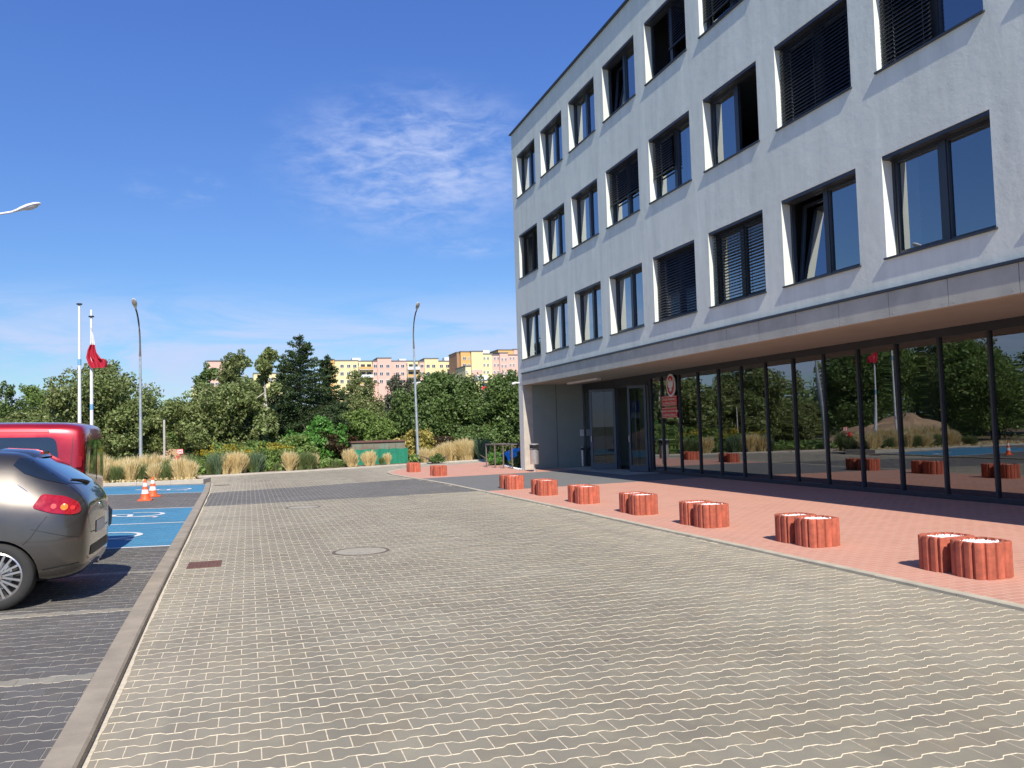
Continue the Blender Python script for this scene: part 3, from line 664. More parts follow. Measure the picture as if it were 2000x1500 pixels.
    if kd in ('AP', 'TP', 'HLP', 'OP'):
        b_ = LB(); b_.box((x1+.16, yr+.06, z0+.06), (x1+.18, ym-.14, zt-.03), 'white_in'); b_.build('curtain', W)
    if kd in ('AC', 'A') :
        b_ = LB(); n = 14; wd = .26 if kd == 'A' else .8; vs = []
        for q in range(n+1):
            yy = yl-.06-wd*q/n; xx = x1+.13+.025*math.sin(q*1.9+k)
            vs += [(xx, yy, z0+.06), (xx, yy, zt)]
        b_.add(vs, [(2*q, 2*q+2, 2*q+3, 2*q+1) for q in range(n)], 'curtain'); b_.build('curtain', W, smooth=True)
for fl in range(3):
    for k in range(11): window(fl, k)
for fl in range(3):                                   # openings past the frame, never seen
    for k in range(11, 14): window(fl, k)
# ground floor glazing
ZG = zwalk(XG)
MY = [11.32+1.0965*k for k in range(11, -18, -1)]
b = LB(); b.box((XG-.04, YB, ZG-.05), (XG+.08, 24.10, ZG+.09), 'anth'); b.box((XG-.04, YB, 3.03), (XG+.08, YR-.004, ZS-.001), 'anth')
for y in [24.10]+MY: b.box((XG-.045, y-.023, ZG+.09), (XG+.06, y+.023, 3.03), 'anth')
GF = b.build('glazing_frame', ob)
ed = [24.072]+MY
for k in range(len(ed)-1):
    ya = ed[k]-.023; yb = ed[k+1]+.023
    t = random.uniform(-.004, .004)
    b = LB(); b.add([(XG-t, ya, ZG+.09), (XG+t, yb, ZG+.09), (XG+t, yb, 3.03), (XG-t, ya, 3.03)], [(0, 1, 2, 3)], 'glass_f'); b.build('pane', GF)
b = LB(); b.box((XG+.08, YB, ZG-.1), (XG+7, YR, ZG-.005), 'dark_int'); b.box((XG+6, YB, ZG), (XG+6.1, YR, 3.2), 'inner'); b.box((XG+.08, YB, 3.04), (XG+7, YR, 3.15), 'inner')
b.box((XG+.1, 23.9, ZG), (XG+6, 24.0, 3.04), 'inner')
for k in range(5): b.box((XG+2.2, 6+k*4.4, ZG), (XG+2.6, 6.4+k*4.4, 3.04), 'inner')
b.box((XG+3.2, 5, ZG), (XG+3.9, 21, 1.15), 'inner'); b.build('lobby', ob)
# doors
b = LB()
for y in (29.72, 27.9, 26.75, 25.2, 24.28): b.box((XG-.04, y-.03, ZG), (XG+.06, y+.03, 3.03), 'alu')
b.box((XG-.04, 24.1, 2.86), (XG+.06, 29.7, 3.03), 'anth'); DF = b.build('door_frame', ob)
b = LB(); b.add([(XG, 29.69, ZG), (XG, 27.93, ZG), (XG, 27.93, 2.86), (XG, 29.69, 2.86)], [(0, 1, 2, 3)], 'glass_f'); b.build('pane', DF)
def leaf(p, q, hinge_first=True):
    p = Vector((p[0], p[1], 0)); q = Vector((q[0], q[1], 0)); ln_ = (q-p).length; ang = math.atan2(q.y-p.y, q.x-p.x)
    M4 = Matrix.Translation((p.x, p.y, 0)) @ Matrix.Rotation(ang, 4, 'Z'); z0, z1 = ZG+.02, 2.86; t = .03
    b_ = LB(); b_.box((0, -t, z0), (ln_, t, z0+.2), 'alu', M4); b_.box((0, -t, z1-.09), (ln_, t, z1), 'alu', M4)
    b_.box((0, -t, z0+.2), (.08, t, z1-.09), 'alu', M4); b_.box((ln_-.08, -t, z0+.2), (ln_, t, z1-.09), 'alu', M4); d = b_.build('door', ob)
    b_ = LB(); b_.add([(.07, 0, z0+.19), (ln_-.07, 0, z0+.19), (ln_-.07, 0, z1-.08), (.07, 0, z1-.08)], [(0, 1, 2, 3)], 'glass_d', M4); b_.build('pane', d)
    b_ = LB(); b_.tube([M4 @ Vector((.05, -.08, 1.05)), M4 @ Vector((.05, -.08, 1.25))], .012, 'steel'); b_.tube([M4 @ Vector((.05, -.03, 1.06)), M4 @ Vector((.05, -.08, 1.06))], .008, 'steel'); b_.build('handle', d)
    return d
leaf((11.38, 27.35), (12.10, 26.78)); leaf((11.74, 24.98), (12.09, 24.36))
b = LB(); b.box((12.3, 25.3, ZG), (12.4, 26.6, .1+ZG), 'black'); b.box((13.4, 26.0, ZG), (13.5, 29.7, 3.03), 'endwall'); b.build('vestibule_wall', ob)

# things on the building
def text_mesh(s, size, name, mat, parent, M4, align='CENTER'):
    cu = bpy.data.curves.new('t', 'FONT'); cu.body = s; cu.size = size; cu.align_x = align; cu.extrude = .002
    to = bpy.data.objects.new('t', cu); col.objects.link(to); bpy.context.view_layer.update()
    me = bpy.data.meshes.new_from_object(to.evaluated_get(bpy.context.evaluated_depsgraph_get())); bpy.data.objects.remove(to); bpy.data.curves.remove(cu)
    me.materials.clear(); me.materials.append(MT[mat]); me.transform(M4)
    o_ = bpy.data.objects.new(name, me); col.objects.link(o_)
    if parent is not None: o_.parent = parent
    return o_
FM = Matrix(((0, 0, -1, 0), (-1, 0, 0, 0), (0, 1, 0, 0), (0, 0, 0, 1)))      # text plane facing -X
def sign(z0, z1, lines, label):
    xs = XG-.085; ya, yb = 23.27, 22.33; e = empty('name_plate', (xs, (ya+yb)/2, z0), label, 'sign', 'red official name plates beside the entrance')
    hw = (ya-yb)/2; h = z1-z0
    b_ = MB(); b_.box((0, -hw, 0), (.02, hw, h), 'sign_red'); b_.build('board', e)
    b_ = MB()
    for p, q in (((-hw+.02, .018), (hw-.02, .028)), ((-hw+.02, h-.028), (hw-.02, h-.018)), ((-hw+.02, .028), (-hw+.03, h-.028)), ((hw-.03, .028), (hw-.02, h-.028))):
        b_.box((-.003, p[0], p[1]), (.001, q[0], q[1]), 'cream')
    b_.build('border', e)
    for i, s in enumerate(lines):
        sz = .115 if len(s) < 20 else .088
        text_mesh(s, sz, 'lettering', 'cream', e, Matrix.Translation((-.002, 0, h*(.60-.38*i)-.01)) @ FM)
zA = at(1310, 773, X=XG-.09).z; zB = at(1310, 792.5, X=XG-.09).z; zC = at(1310, 795.5, X=XG-.09).z; zD = at(1310, 816, X=XG-.09).z
sign(zB, zA, ['Urząd Skarbowy', 'w Jeleniej Górze'], 'upper red name plate under the oval eagle emblem')
sign(zD, zC, ['Naczelnik Urzędu Skarbowego', 'w Jeleniej Górze'], 'lower red name plate with the longer first line')
cen = at(1309.5, 752.5, X=XG-.09); e = empty('emblem_plaque', (XG-.09, cen.y, cen.z), 'oval red plaque with a white crowned eagle above the name plates', 'emblem')
b = MB(); n = 36; rw, rh = .27, .34
ov = lambda rw_, rh_, x: [(x, rw_*math.cos(2*math.pi*i/n), rh_*math.sin(2*math.pi*i/n)) for i in range(n)]
b.add(ov(rw, rh, 0)+ov(rw, rh, .03), [tuple(range(n))]+[(i, n+i, n+(i+1) % n, (i+1) % n) for i in range(n)], 'white'); b.build('rim', e)
b = MB(); b.add(ov(rw-.05, rh-.055, -.003), [tuple(range(n))], 'sign_red'); b.build('field', e)
half = [(0, .21), (.03, .205), (.035, .17), (.05, .155), (.03, .14), (.045, .10), (.08, .13), (.12, .17), (.155, .19), (.16, .12), (.165, .05), (.15, -.02), (.11, -.08), (.07, -.06), (.06, -.10), (.10, -.16), (.06, -.15), (.04, -.20), (.02, -.16), (0, -.24)]
poly = half+[(-x, y) for x, y in half[::-1][1:-1]]
b = MB(); b.add([(-.006, -x, y) for x, y in poly], [tuple(range(len(poly)))[::-1]], 'white'); bo = b.build('eagle', e)
bo.data.update()
pa = at(1132, 838, Y=YR-.012); pb = at(1150, 852, Y=YR-.012)
b = MB(); b.box((-.17, 0, -.12), (.17, .006, .12), 'white')
for k in range(5): b.box((-.13, -.0015, .07-k*.035), (.13-.03*(k % 2), .0, .078-k*.035), 'fascia')
tag(b.build('paper_notice', loc=((pa.x+pb.x)/2, YR-.012, (pa.z+pb.z)/2)), 'white paper notice taped to the grey recess wall', 'notice')
c = Vector((11.98, YR-.12, 0)); e = empty('wall_ashtray', (c.x, c.y, ZG), 'slim steel ashtray tube standing by the left door edge', 'ashtray')
b = MB(); b.cyl((0, 0, .02), (0, 0, .62), .05, .05, 'steel', 16); b.build('tube', e, smooth=True); b = MB(); b.cyl((0, 0, .62), (0, 0, .72), .052, .045, 'black', 16); b.cyl((0, 0, .72), (0, 0, .74), .055, .055, 'steel', 16); b.build('top', e, smooth=True)
c = at(1012, 748, Y=YE+.02); e = empty('security_camera', (XF-.02, YE-.08, c.z), 'small white security camera on the building corner', 'security camera')
b = MB(); b.cyl((.02, 0, 0), (-.12, 0, 0), .03, .03, 'white', 10); b.build('bracket', e); b = MB(); b.cyl((-.12, .02, .0), (-.30, -.10, -.05), .045, .045, 'white', 12); b.cyl((-.295, -.097, -.048), (-.305, -.103, -.052), .03, .03, 'black', 12); b.build('housing', e, smooth=True)
# waste bin
bx = at(1042, 925, z=.06); e = empty('waste_bin', (9.62, 28.3, zwalk(9.62)), 'round stainless steel litter bin with a black lid beside the building corner', 'bin')
b = MB(); b.lathe([(.0001, .26), (.15, .26), (.155, .27), (.155, .76), (.158, .77)], 'steel', 28); b.build('drum', e, smooth=True)
b = MB(); b.lathe([(.16, .77), (.172, .78), (.172, .80), (.165, .81), (.165, .93), (.15, .94)], 'black', 28); b.box((-.12, -.19, .81), (.12, -.1, .91), 'black'); b.build('hood', e, smooth=True)
b = MB(); b.lathe([(.168, .94), (.168, .965), (.10, .985), (.0001, .99)], 'steel', 28); b.lathe([(.173, .79), (.176, .795), (.176, .805), (.173, .81)], 'steel', 28); b.build('lid', e, smooth=True)
b = MB(); b.cyl((0, .02, 0), (0, .02, .30), .028, .028, 'steel', 12); b.cyl((0, .02, 0), (0, .02, .012), .09, .09, 'steel', 16); b.build('post', e, smooth=True)

# ------------------------------------------------------------------ planters
def pot_poly(n=48, r=.215):
    out = []
    for i in range(n):
        t = 2*math.pi*i/n
        k = (abs(math.cos(t))**3.2+abs(math.sin(t))**3.2)**(-1/3.2)
        out.append((r*k*math.cos(t), r*k*math.sin(t)))
    return out
def make_pot(parent, dy, concave):
    H = .335; P = []; n = 12
    # ribbed outline: 14 palisade-like ribs
    base = pot_poly(112, .212); m_ = len(base); outl = []
    for i, (x, y) in enumerate(base):
        ph = (i % 8)/8; g = 1-.11 if i % 8 == 0 else (1-.03 if i % 8 in (1, 7) else 1.0)
        if concave and y < -.13: y = y*.0-.13+.02*0 + (-.13-y)*-.0; g = 1
        outl.append((x*g, y*g+dy))
    b_ = MB(); inner = [(x*.86, (y-dy)*.86+dy) for x, y in outl]; N_ = len(outl)
    vs = [(x, y, 0) for x, y in outl]+[(x, y, H-.008) for x, y in outl]+[(x*.985, (y-dy)*.985+dy, H) for x, y in outl]+[(x, y, H) for x, y in inner]+[(x, y, H-.09) for x, y in inner]
    fs = []
    for r_ in range(4):
        for i in range(N_): fs.append((r_*N_+i, r_*N_+(i+1) % N_, (r_+1)*N_+(i+1) % N_, (r_+1)*N_+i))
    b_.add(vs, fs, 'planter'); p = b_.build('pot', parent)
    g_ = MB(); g_.add([(x, y, H-.035) for x, y in [(x*.99, (y-dy)*.99+dy) for x, y in inner]], [tuple(range(N_))], 'pebble')
    for q in range(300):
        a = random.uniform(0, 6.283); rr_ = .178*math.sqrt(random.random()); x = rr_*math.cos(a); y = rr_*math.sin(a)
        if concave and y < -.10: continue
        r = random.uniform(.009, .016); z = H-.034+random.uniform(-.003, .016)
        M4 = Matrix.Translation((x, y+dy, z)) @ Matrix.Rotation(random.uniform(0, 3), 4, 'Z')
        g_.add([(r, 0, 0), (-r*.9, r*.1, 0), (0, r*.8, 0), (.1*r, -r, 0), (0, 0, r*.8), (0, 0, -r*.8)], [(0, 2, 4), (2, 1, 4), (1, 3, 4), (3, 0, 4), (2, 0, 5), (1, 2, 5), (3, 1, 5), (0, 3, 5)], 'pebble', M4)
    g_.build('gravel', p)
PL = [(6.82, 6.60), (6.78, 9.05), (6.68, 11.42), (6.62, 13.62), (6.60, 16.15), (6.62, 18.65), (6.58, 21.05), (6.35, 28.95), (6.12, 32.5)]
plab = ['nearest red concrete planter, the large one at the right edge of the photo', 'second red concrete planter from the camera along the pavement', 'third red concrete planter from the camera along the pavement',
        'fourth red concrete planter, in front of the glazing left of the middle', 'fifth red concrete planter, seen below the name plates', 'sixth red planter, in front of the dark paving near the litter bin',
        'seventh red planter, last one before the dark paver band', 'far red planter on the island just beyond the dark paver band', 'farthest red planter near the tip of the pavement island']
pe = empty('concrete_planter', (PL[0][0], PL[0][1], zwalk(PL[0][0])), plab[0], 'planter', 'red concrete planters along the pavement edge')
make_pot(pe, 0, False); make_pot(pe, .385, True)
pe.scale = (1.1, 1.1, 1.03)
for k in range(1, len(PL)): clone(pe, (PL[k][0], PL[k][1], zwalk(PL[k][0])), rz=random.uniform(-.06, .06), label=plab[k])

# ------------------------------------------------------------------ cones
def cone(x, y, label):
    e = empty('traffic_cone', (x, y, zpark(x)), label, 'traffic cone', 'orange and white traffic cones in the parking bay')
    b_ = MB(); q = [(-.17, -.17), (.17, -.17), (.17, .17), (-.17, .17)]; q = [(-.17, -.13), (-.13, -.17), (.13, -.17), (.17, -.13), (.17, .13), (.13, .17), (-.13, .17), (-.17, .13)]
    b_.prism(q, .002, .03, 'orange'); b_.build('base', e)
    b_ = MB(); b_.lathe([(.125, .03), (.105, .08), (.092, .17)], 'orange', 20); b_.lathe([(.073, .27), (.058, .35)], 'orange', 20); b_.lathe([(.042, .44), (.028, .515), (.018, .52), (.016, .50)], 'orange', 20); b_.build('body', e, smooth=True)
    b_ = MB(); b_.lathe([(.0925, .17), (.0735, .27)], 'refl_white', 20); b_.lathe([(.0585, .35), (.0425, .44)], 'refl_white', 20); b_.build('bands', e, smooth=True)
    return e
c0 = cone(-2.47, 22.95, 'orange and white traffic cone, the nearer and left one of the pair')
clone(c0, (-2.43, 24.3, zpark(-2.43)), rz=.6, label='orange and white traffic cone, the farther and right one of the pair')
clone(c0, (-4.6, 22.7, zpark(-4.6)), rz=.2, label='traffic cone hidden by the cars and mirrored in the glazing'); clone(c0, (-4.9, 24.1, zpark(-4.9)), rz=.9, label='traffic cone farther left, only mirrored in the glazing')

# ------------------------------------------------------------------ lamps, poles
def lamp_head(b1, b2, M4):
    # cobra head along +X from origin, 0.75 long
    secs = [(0, .045, .04, .0), (.12, .06, .055, .0), (.22, .10, .07, .01), (.42, .14, .085, .02), (.62, .13, .075, .025), (.74, .08, .045, .02), (.78, .02, .01, .015)]
    n = 14; vs = []; 
    for x, wy, hz, dz in secs:
        for i in range(n):
            t = 2*math.pi*i/n; z = hz*math.sin(t); z = z if z > 0 else z*.55; vs.append((x, wy*math.cos(t), z+dz))
    fs = [(k*n+i, k*n+(i+1) % n, (k+1)*n+(i+1) % n, (k+1)*n+i) for k in range(len(secs)-1) for i in range(n)]+[tuple(range(n))[::-1], tuple(range((len(secs)-1)*n, len(secs)*n))]
    b1.add(vs, fs, 'white', M4)
    vs = []
    for x, wy, hz in ((.28, .05, .03), (.34, .10, .07), (.5, .115, .085), (.64, .09, .06), (.70, .03, .02)):
        for i in range(n):
            t = math.pi+math.pi*i/(n-1); vs.append((x, wy*math.cos(t), hz*math.sin(t)+.005))
    b2.add(vs, [(k*n+i, k*n+i+1, (k+1)*n+i+1, (k+1)*n+i) for k in range(4) for i in range(n-1)], 'steel', M4)
def lamp(x, y, h, armdir, label, arm_len=1.5, rise=1.0, armmat='galv', pm='galv', hs_=.74):
    e = empty('street_lamp', (x, y, 0), label, 'street lamp', 'tall street lamps round the car park')
    b_ = MB(); b_.cyl((0, 0, 0), (0, 0, h-rise-.5), .078, .045, pm, 14); b_.cyl((0, 0, 0), (0, 0, .9), .084, .084, pm, 14); b_.box((-.03, -.1, .35), (.03, -.09, .75), pm); b_.build('pole', e, smooth=True)
    d = Vector((math.cos(armdir), math.sin(armdir), 0)); z0 = h-rise-.5
    pts = [Vector((0, 0, z0))]+[Vector((0, 0, z0))+Vector((0, 0, .45+rise*math.sin(t)))+d*(arm_len*(1-math.cos(t))) for t in [R(a) for a in range(0, 84, 12)]]
    b_ = MB(); b_.tube(pts, [.05]+[.034]*(len(pts)-1), armmat, 10); b_.build('arm', e, smooth=True)
    p = pts[-1]; dirv = (pts[-1]-pts[-2]).normalized(); pitch = math.asin(dirv.z)
    M4 = Matrix.Translation(p) @ Matrix.Rotation(armdir, 4, 'Z') @ Matrix.Rotation(-pitch-.12, 4, 'Y') @ Matrix.Scale(hs_, 4)
    b1 = MB(); b2 = MB(); lamp_head(b1, b2, M4); hd = b1.build('lamp_head', e, smooth=True); b2.build('lens', hd, smooth=True)
    return e
Lh = at(85, 411, Y=27.3)
lamp(Lh.x-2.1, 27.3, Lh.z+.02, 0, 'street lamp whose white head reaches in from the left edge of the sky', 1.9, 1.0, 'white_pole', 'white_pole', 1.0)
p = at(275, 893, Y=38); lamp(p.x, 38, at(272, 603, Y=38).z, R(-95), 'street lamp beside the flagpoles, left of the trees', 1.1, 1.5, 'bronze')
p = at(817, 893, Y=43); e = lamp(at(816.5, 885, Y=43).x, 43, at(807, 606, Y=43).z, R(-85), 'street lamp in front of the apartment blocks at centre right', 1.1, 1.5, 'bronze')
e.rotation_euler = (0, R(-.9), 0)
def flagpole(px, ytop, Y, label, extra=False):
    c_ = at(px, 800, Y=Y); zt_ = at(px, ytop, Y=Y).z; e_ = empty('flagpole', (c_.x, Y, 0), label, 'flagpole', 'white flagpoles behind the parked cars')
    b_ = MB(); b_.cyl((0, 0, 0), (0, 0, zt_), .075, .042, 'white_pole', 14); b_.build('pole', e_, smooth=True)
    b_ = MB(); zr = zt_-(.0 if not extra else .26)
    b_.lathe([(.045, zr-.03), (.10, zr-.02), (.10, zr+.02), (.045, zr+.03), (.0001, zr+.035)], 'black', 16); b_.build('cap_ring', e_, smooth=True)
    b_ = MB(); zz = zt_*.66 if not extra else zt_*.42; b_.cyl((0, 0, zz), (0, 0, zz+.22), .064, .062, 'sleeve', 14); b_.build('blue_sleeve', e_, smooth=True)
    return e_
flagpole(155.5, 594, 34.4, 'taller bare white flagpole, the left one of the two')
fp = flagpole(179, 605, 35.2, 'white flagpole on the right, carrying the white and red flag', True)
# flag
px_, Yf = fp.location.x, 35.2-.09
b = MB(); rows = 26; cols = 14; vs = []
zA_ = at(180, 640, Y=Yf).z; zB_ = at(180, 719, Y=Yf).z
lt = [(0, 0), (.35, 0), (.55, -.12), (.75, -.16), (.9, -.08), (1, .02)]; rt_ = [(0, .02), (.25, .11), (.42, .15), (.5, .16), (.62, .20), (.78, .36), (.84, .52), (.93, .56), (1, .53)]
for r_ in range(rows+1):
    v = r_/rows
    l_ = lerp_tab(lt, v); r__ = lerp_tab(rt_, v)
    for c_ in range(cols+1):
        u = c_/cols; x = l_+(r__-l_)*u; dep = .07*math.sin(u*15+v*5)*(.4+v)
        z = zA_+(zB_-zA_)*v + .10*u*math.sin(v*3.0)*(v > .8)
        vs.append((px_+x, Yf+dep-.03, z))
W1 = cols+1
for r_ in range(rows):
    for c_ in range(cols):
        white = r_/rows < .42-.0*c_/cols
        b.add([vs[r_*W1+c_], vs[r_*W1+c_+1], vs[(r_+1)*W1+c_+1], vs[(r_+1)*W1+c_]], [(0, 1, 2, 3)], 'flag_white' if white else 'flag_red')
fo = b.build('flag', smooth=False)
bm = bmesh.new(); bm.from_mesh(fo.data); bmesh.ops.remove_doubles(bm, verts=bm.verts, dist=.0005)
for f in bm.faces: f.smooth = True
bm.to_mesh(fo.data); bm.free(); tag(fo, 'white and red flag hanging limp from the right flagpole', 'flag')
# concrete post
p = at(321, 873, Y=45); b = MB(); b.box((-.05, -.05, 0), (.05, .05, at(321, 820, Y=45).z), 'concrete'); tag(b.build('concrete_post', bevel=.01, loc=(p.x, 45, 0)), 'slim concrete post standing before the gap in the trees', 'post')
# hydrant and its sign
p = at(352, 900, Y=32.6); e = empty('hydrant_sign', (p.x, 32.6, .13), 'small red framed square hydrant sign on a red post', 'sign')
zc_ = at(352, 882, Y=32.6).z-.13
b = MB(); b.cyl((0, 0, 0), (0, 0, zc_), .022, .022, 'hyd', 10); b.build('post', e); b = MB(); b.box((-.105, -.035, zc_-.09), (.105, -.025, zc_+.09), 'hyd'); b.build('board', e)
b = MB(); b.box((-.085, -.039, zc_-.07), (.085, -.0355, zc_+.07), 'white'); b.build('face', e)
b = MB(); 
for x in (-.052, .026): b.box((x, -.042, zc_-.05), (x+.026, -.0395, zc_+.05), 'hyd')
b.box((-.026, -.042, zc_-.012), (.026, -.0395, zc_+.012), 'hyd'); b.build('letter', e)
p = at(345.5, 900, Y=32.5); e = empty('hydrant', (p.x, 32.5, .13), 'red fire hydrant with pale side caps in the tall dry grass', 'hydrant'); zc_ = at(345, 898, Y=32.5).z-.13
b = MB(); b.lathe([(.09, 0), (.09, .05), (.05, .06), (.05, zc_-.08), (.085, zc_-.06), (.085, zc_+.05), (.06, zc_+.09), (.02, zc_+.11), (.02, zc_+.15), (.0001, zc_+.15)], 'hyd', 16); b.build('barrel', e, smooth=True)
for s_ in (-1, 1): b = MB(); b.cyl((s_*.06, 0, zc_), (s_*.13, 0, zc_), .035, .035, 'white', 12); b.build('outlet_cap', e, smooth=True)
# orange marker posts and parking signs (seen mirrored in the glazing)
e = empty('marker_post', (-2.9, 31.9, .13), 'slim orange marker post mirrored in the glass front, nearer one', 'post', 'orange marker posts mirrored in the glazing')
b = MB(); b.cyl((0, 0, 0), (0, 0, .95), .05, .05, 'orange', 12); b.build('shaft', e, smooth=True); b = MB(); b.cyl((0, 0, .95), (0, 0, 1.0), .055, .04, 'white', 12); b.build('cap', e, smooth=True)
e.location = (-7.2, 34.6, 0); clone(e, (-8.1, 35.0, 0), label='slim orange marker post mirrored in the glass front, farther one')
def psign(x, y, label):
    e_ = empty('parking_sign', (x, y, 0), label, 'road sign', 'blue parking signs mirrored in the glazing'); b_ = MB(); b_.cyl((0, 0, 0), (0, 0, 2.9), .03, .03, 'galv', 10); b_.build('post', e_, smooth=True)
    b_ = MB(); b_.box((.03, -.3, 2.3), (.045, .3, 2.9), 'sign_blue'); b_.build('panel', e_)
    b_ = MB(); b_.box((.047, -.10, 2.40), (.05, -.04, 2.80), 'white'); b_.box((.047, -.04, 2.74), (.05, .10, 2.80), 'white'); b_.box((.047, .04, 2.60), (.05, .10, 2.74), 'white'); b_.box((.047, -.04, 2.57), (.05, .10, 2.62), 'white'); b_.build('letter', e_)
    b_ = MB(); b_.box((.03, -.25, 1.95), (.04, .25, 2.25), 'white'); b_.build('lower_plate', e_); return e_
s1 = psign(-7.2, 26.6, 'blue parking sign west of the blue bays'); clone(s1, (-7.3, 15.0, 0), label='blue parking sign beyond the parked red van')

# railing / bicycle stands
e = empty('metal_railing', (9.0, 32.5, zwalk(9.0)), 'bronze coloured metal railing of thin posts beside the building corner', 'railing')
tops = [at(952, 874, Y=33.0), at(1024, 875.5, Y=31.2)]; ht = 1.0; base0 = Vector((9.0, 32.5, zwalk(9.0)))
b = MB()
q0 = at(952, 875, Y=32.9)-base0; q1 = at(964, 874.5, Y=32.5)-base0
pl = [at(952, 913, z=.05), at(964, 915, z=.05), at(976, 916, z=.05), at(990, 918, z=.05)]
hgt = .92
P4 = [Vector((q.x, q.y, zwalk(q.x)))-base0 for q in (Vector((9.22, 33.2, 0)), Vector((9.34, 32.35, 0)), Vector((9.46, 31.6, 0)), Vector((9.60, 30.9, 0)))]
bar = MB(); bar.box((-.03, -.02, -.02), (.03, .02, .02), 'bronze', Matrix.Translation(P4[0]+Vector((0, 0, hgt))))
for k, q in enumerate(P4):
    b_ = MB(); b_.box((q.x-.025, q.y-.02, q.z), (q.x+.025, q.y+.02, q.z+hgt), 'bronze'); b_.box((q.x-.05, q.y-.05, q.z), (q.x+.05, q.y+.05, q.z+.012), 'bronze'); b_.build('post', e, bevel=.004)
    q2 = q+Vector((1.1, .15, 0)); b_ = MB(); b_.box((q2.x-.02, q2.y-.02, q2.z), (q2.x+.02, q2.y+.02, q2.z+hgt), 'bronze'); b_.build('post', e)
    bar.tube([q+Vector((-.03, 0, hgt)), q2+Vector((0, 0, hgt))], .026, 'bronze', 8)
bar.tube([P4[0]+Vector((0, 0, hgt)), P4[3]+Vector((0, 0, hgt))], .028, 'bronze', 8); bar.build('top_bar', e)
# blue tarpaulin heap
p0 = at(995, 895, Y=34.5); b = MB(); vs = []
for r_ in range(9):
    for c_ in range(13):
        u = c_/12; v = r_/8; x = 10.2+u*1.9; y = 33.4+v*1.5
        z = .2+(.35+.65*u)*math.sin(math.pi*min(1, max(0, v*.9+.05)))+.05*math.sin(u*22+v*6)+.04*math.sin(v*19); vs.append((x, y, max(.05, z)))
b.add(vs, [(r_*13+c_, r_*13+c_+1, (r_+1)*13+c_+1, (r_+1)*13+c_) for r_ in range(8) for c_ in range(12)], 'tarp')
tag(b.build('tarpaulin', smooth=True), 'crumpled bright blue tarpaulin over a low heap behind the railing', 'tarpaulin')

# green net fence and container
pa = at(689, 905, Y=41.9); pb = at(797, 905, Y=41.9); e = empty('storage_container', (pa.x, 42.3, 0), 'weathered green and rust brown metal container behind the green netting', 'container')
zt0 = at(740, 861, Y=42.3).z; wd = pb.x-pa.x
b = MB(); b.box((0, 0, 0), (wd*.98, 3.5, zt0-.06), 'cont')
for k in range(5): b.box((k*wd/5, -.02, .6), (k*wd/5+.03, -.001, zt0-.06), 'bronze')
b.build('body', e); b = MB(); b.box((-.05, -.08, zt0-.06), (wd, 3.6, zt0), 'rust'); b.build('roof', e)
e = empty('net_fence', (pa.x, 41.9, 0), 'low fence of bright green shade netting in front of the container', 'fence'); zf_ = at(740, 877, Y=41.9).z
b = MB(); n = 30; vs = []
for k in range(n+1): x = wd*k/n; yy = .03*math.sin(k*1.3); vs += [(x, yy, .03), (x, yy, zf_+.02*math.sin(k*.9))]
b.add(vs, [(2*k, 2*k+2, 2*k+3, 2*k+1) for k in range(n)], 'netg'); b.build('netting', e)
for k in range(4): b = MB(); b.cyl((wd*k/3, .06, 0), (wd*k/3, .06, zf_+.08), .025, .025, 'bronze', 8); b.build('post', e)

# spoil heaps
def heap(x, y, rx, ry, h, label, seed):
    r_ = random.Random(seed); n = 28; m_ = 10; vs = []
    ph = [r_.uniform(0, 6) for _ in range(6)]
    for k in range(m_+1):
        for i in range(n):
            t = 2*math.pi*i/n; rad = 1-k/m_; wob = 1+.13*math.sin(3*t+ph[0])+.07*math.sin(7*t+ph[1])
            z = h*(1-rad**2.2)*(1+.20*math.sin(2*t+ph[2])+.05*math.sin(9*t+ph[3]+k*.4)+r_.uniform(-.03, .03))
            vs.append((rx*rad*wob*math.cos(t), ry*rad*wob*math.sin(t), z))
    b_ = MB(); b_.add(vs, [(k*n+i, k*n+(i+1) % n, (k+1)*n+(i+1) % n, (k+1)*n+i) for k in range(m_) for i in range(n)], 'mound')
    return tag(b_.build('soil_heap', smooth=True, loc=(x, y, 0)), label, 'soil heap')
heap(-11.0, 39.5, 4.2, 2.2, 1.5, 'long heap of excavated sandy soil mirrored in the glass front', 1)
heap(at(336, 880, Y=47).x, 47, 1.5, .8, .85, 'small heap of orange soil by the concrete post', 2)
heap(-13, 24, 3.4, 5, 1.9, 'sandy soil heap west of the parking bays', 3)

# ------------------------------------------------------------------ vegetation
def leaves(pos, nrm_bias, size, nverts=4, aspect=1.6, jitter=1.0, rg=rng):
    n = len(pos); d = rg.normal(size=(n, 3)); d += nrm_bias*.6; d /= np.linalg.norm(d, axis=1, keepdims=True)
    a = rg.normal(size=(n, 3)); u = np.cross(d, a); u /= np.linalg.norm(u, axis=1, keepdims=True); v = np.cross(d, u)
    s = size*(0.6+.8*rg.random(n))[:, None]
    V = np.stack([pos-u*s*aspect*.5, pos-v*s*.42, pos+u*s*aspect*.5, pos+v*s*.42], 1)
    return V
def crown_pts(blobs, n, rg, shell=.45):
    w_ = np.array([b_[3]*b_[4]*b_[5] for b_ in blobs])**.67; w_ /= w_.sum(); k = rg.choice(len(blobs), n, p=w_); B = np.array(blobs)[k]
    d = rg.normal(size=(n, 3)); d /= np.linalg.norm(d, axis=1, keepdims=True)
    r = (shell+(1-shell)*rg.random(n)**.6)[:, None]
    # clump noise
    ph = rg.random((len(blobs), 3))*6
    wob = 1+.16*np.sin(5*d[:, :1]+ph[k][:, :1])*np.sin(6*d[:, 1:2]+ph[k][:, 1:2])+.10*np.sin(11*d[:, 2:]+ph[k][:, 2:])
    P = B[:, :3]+d*B[:, 3:6]*r*wob
    return P, d
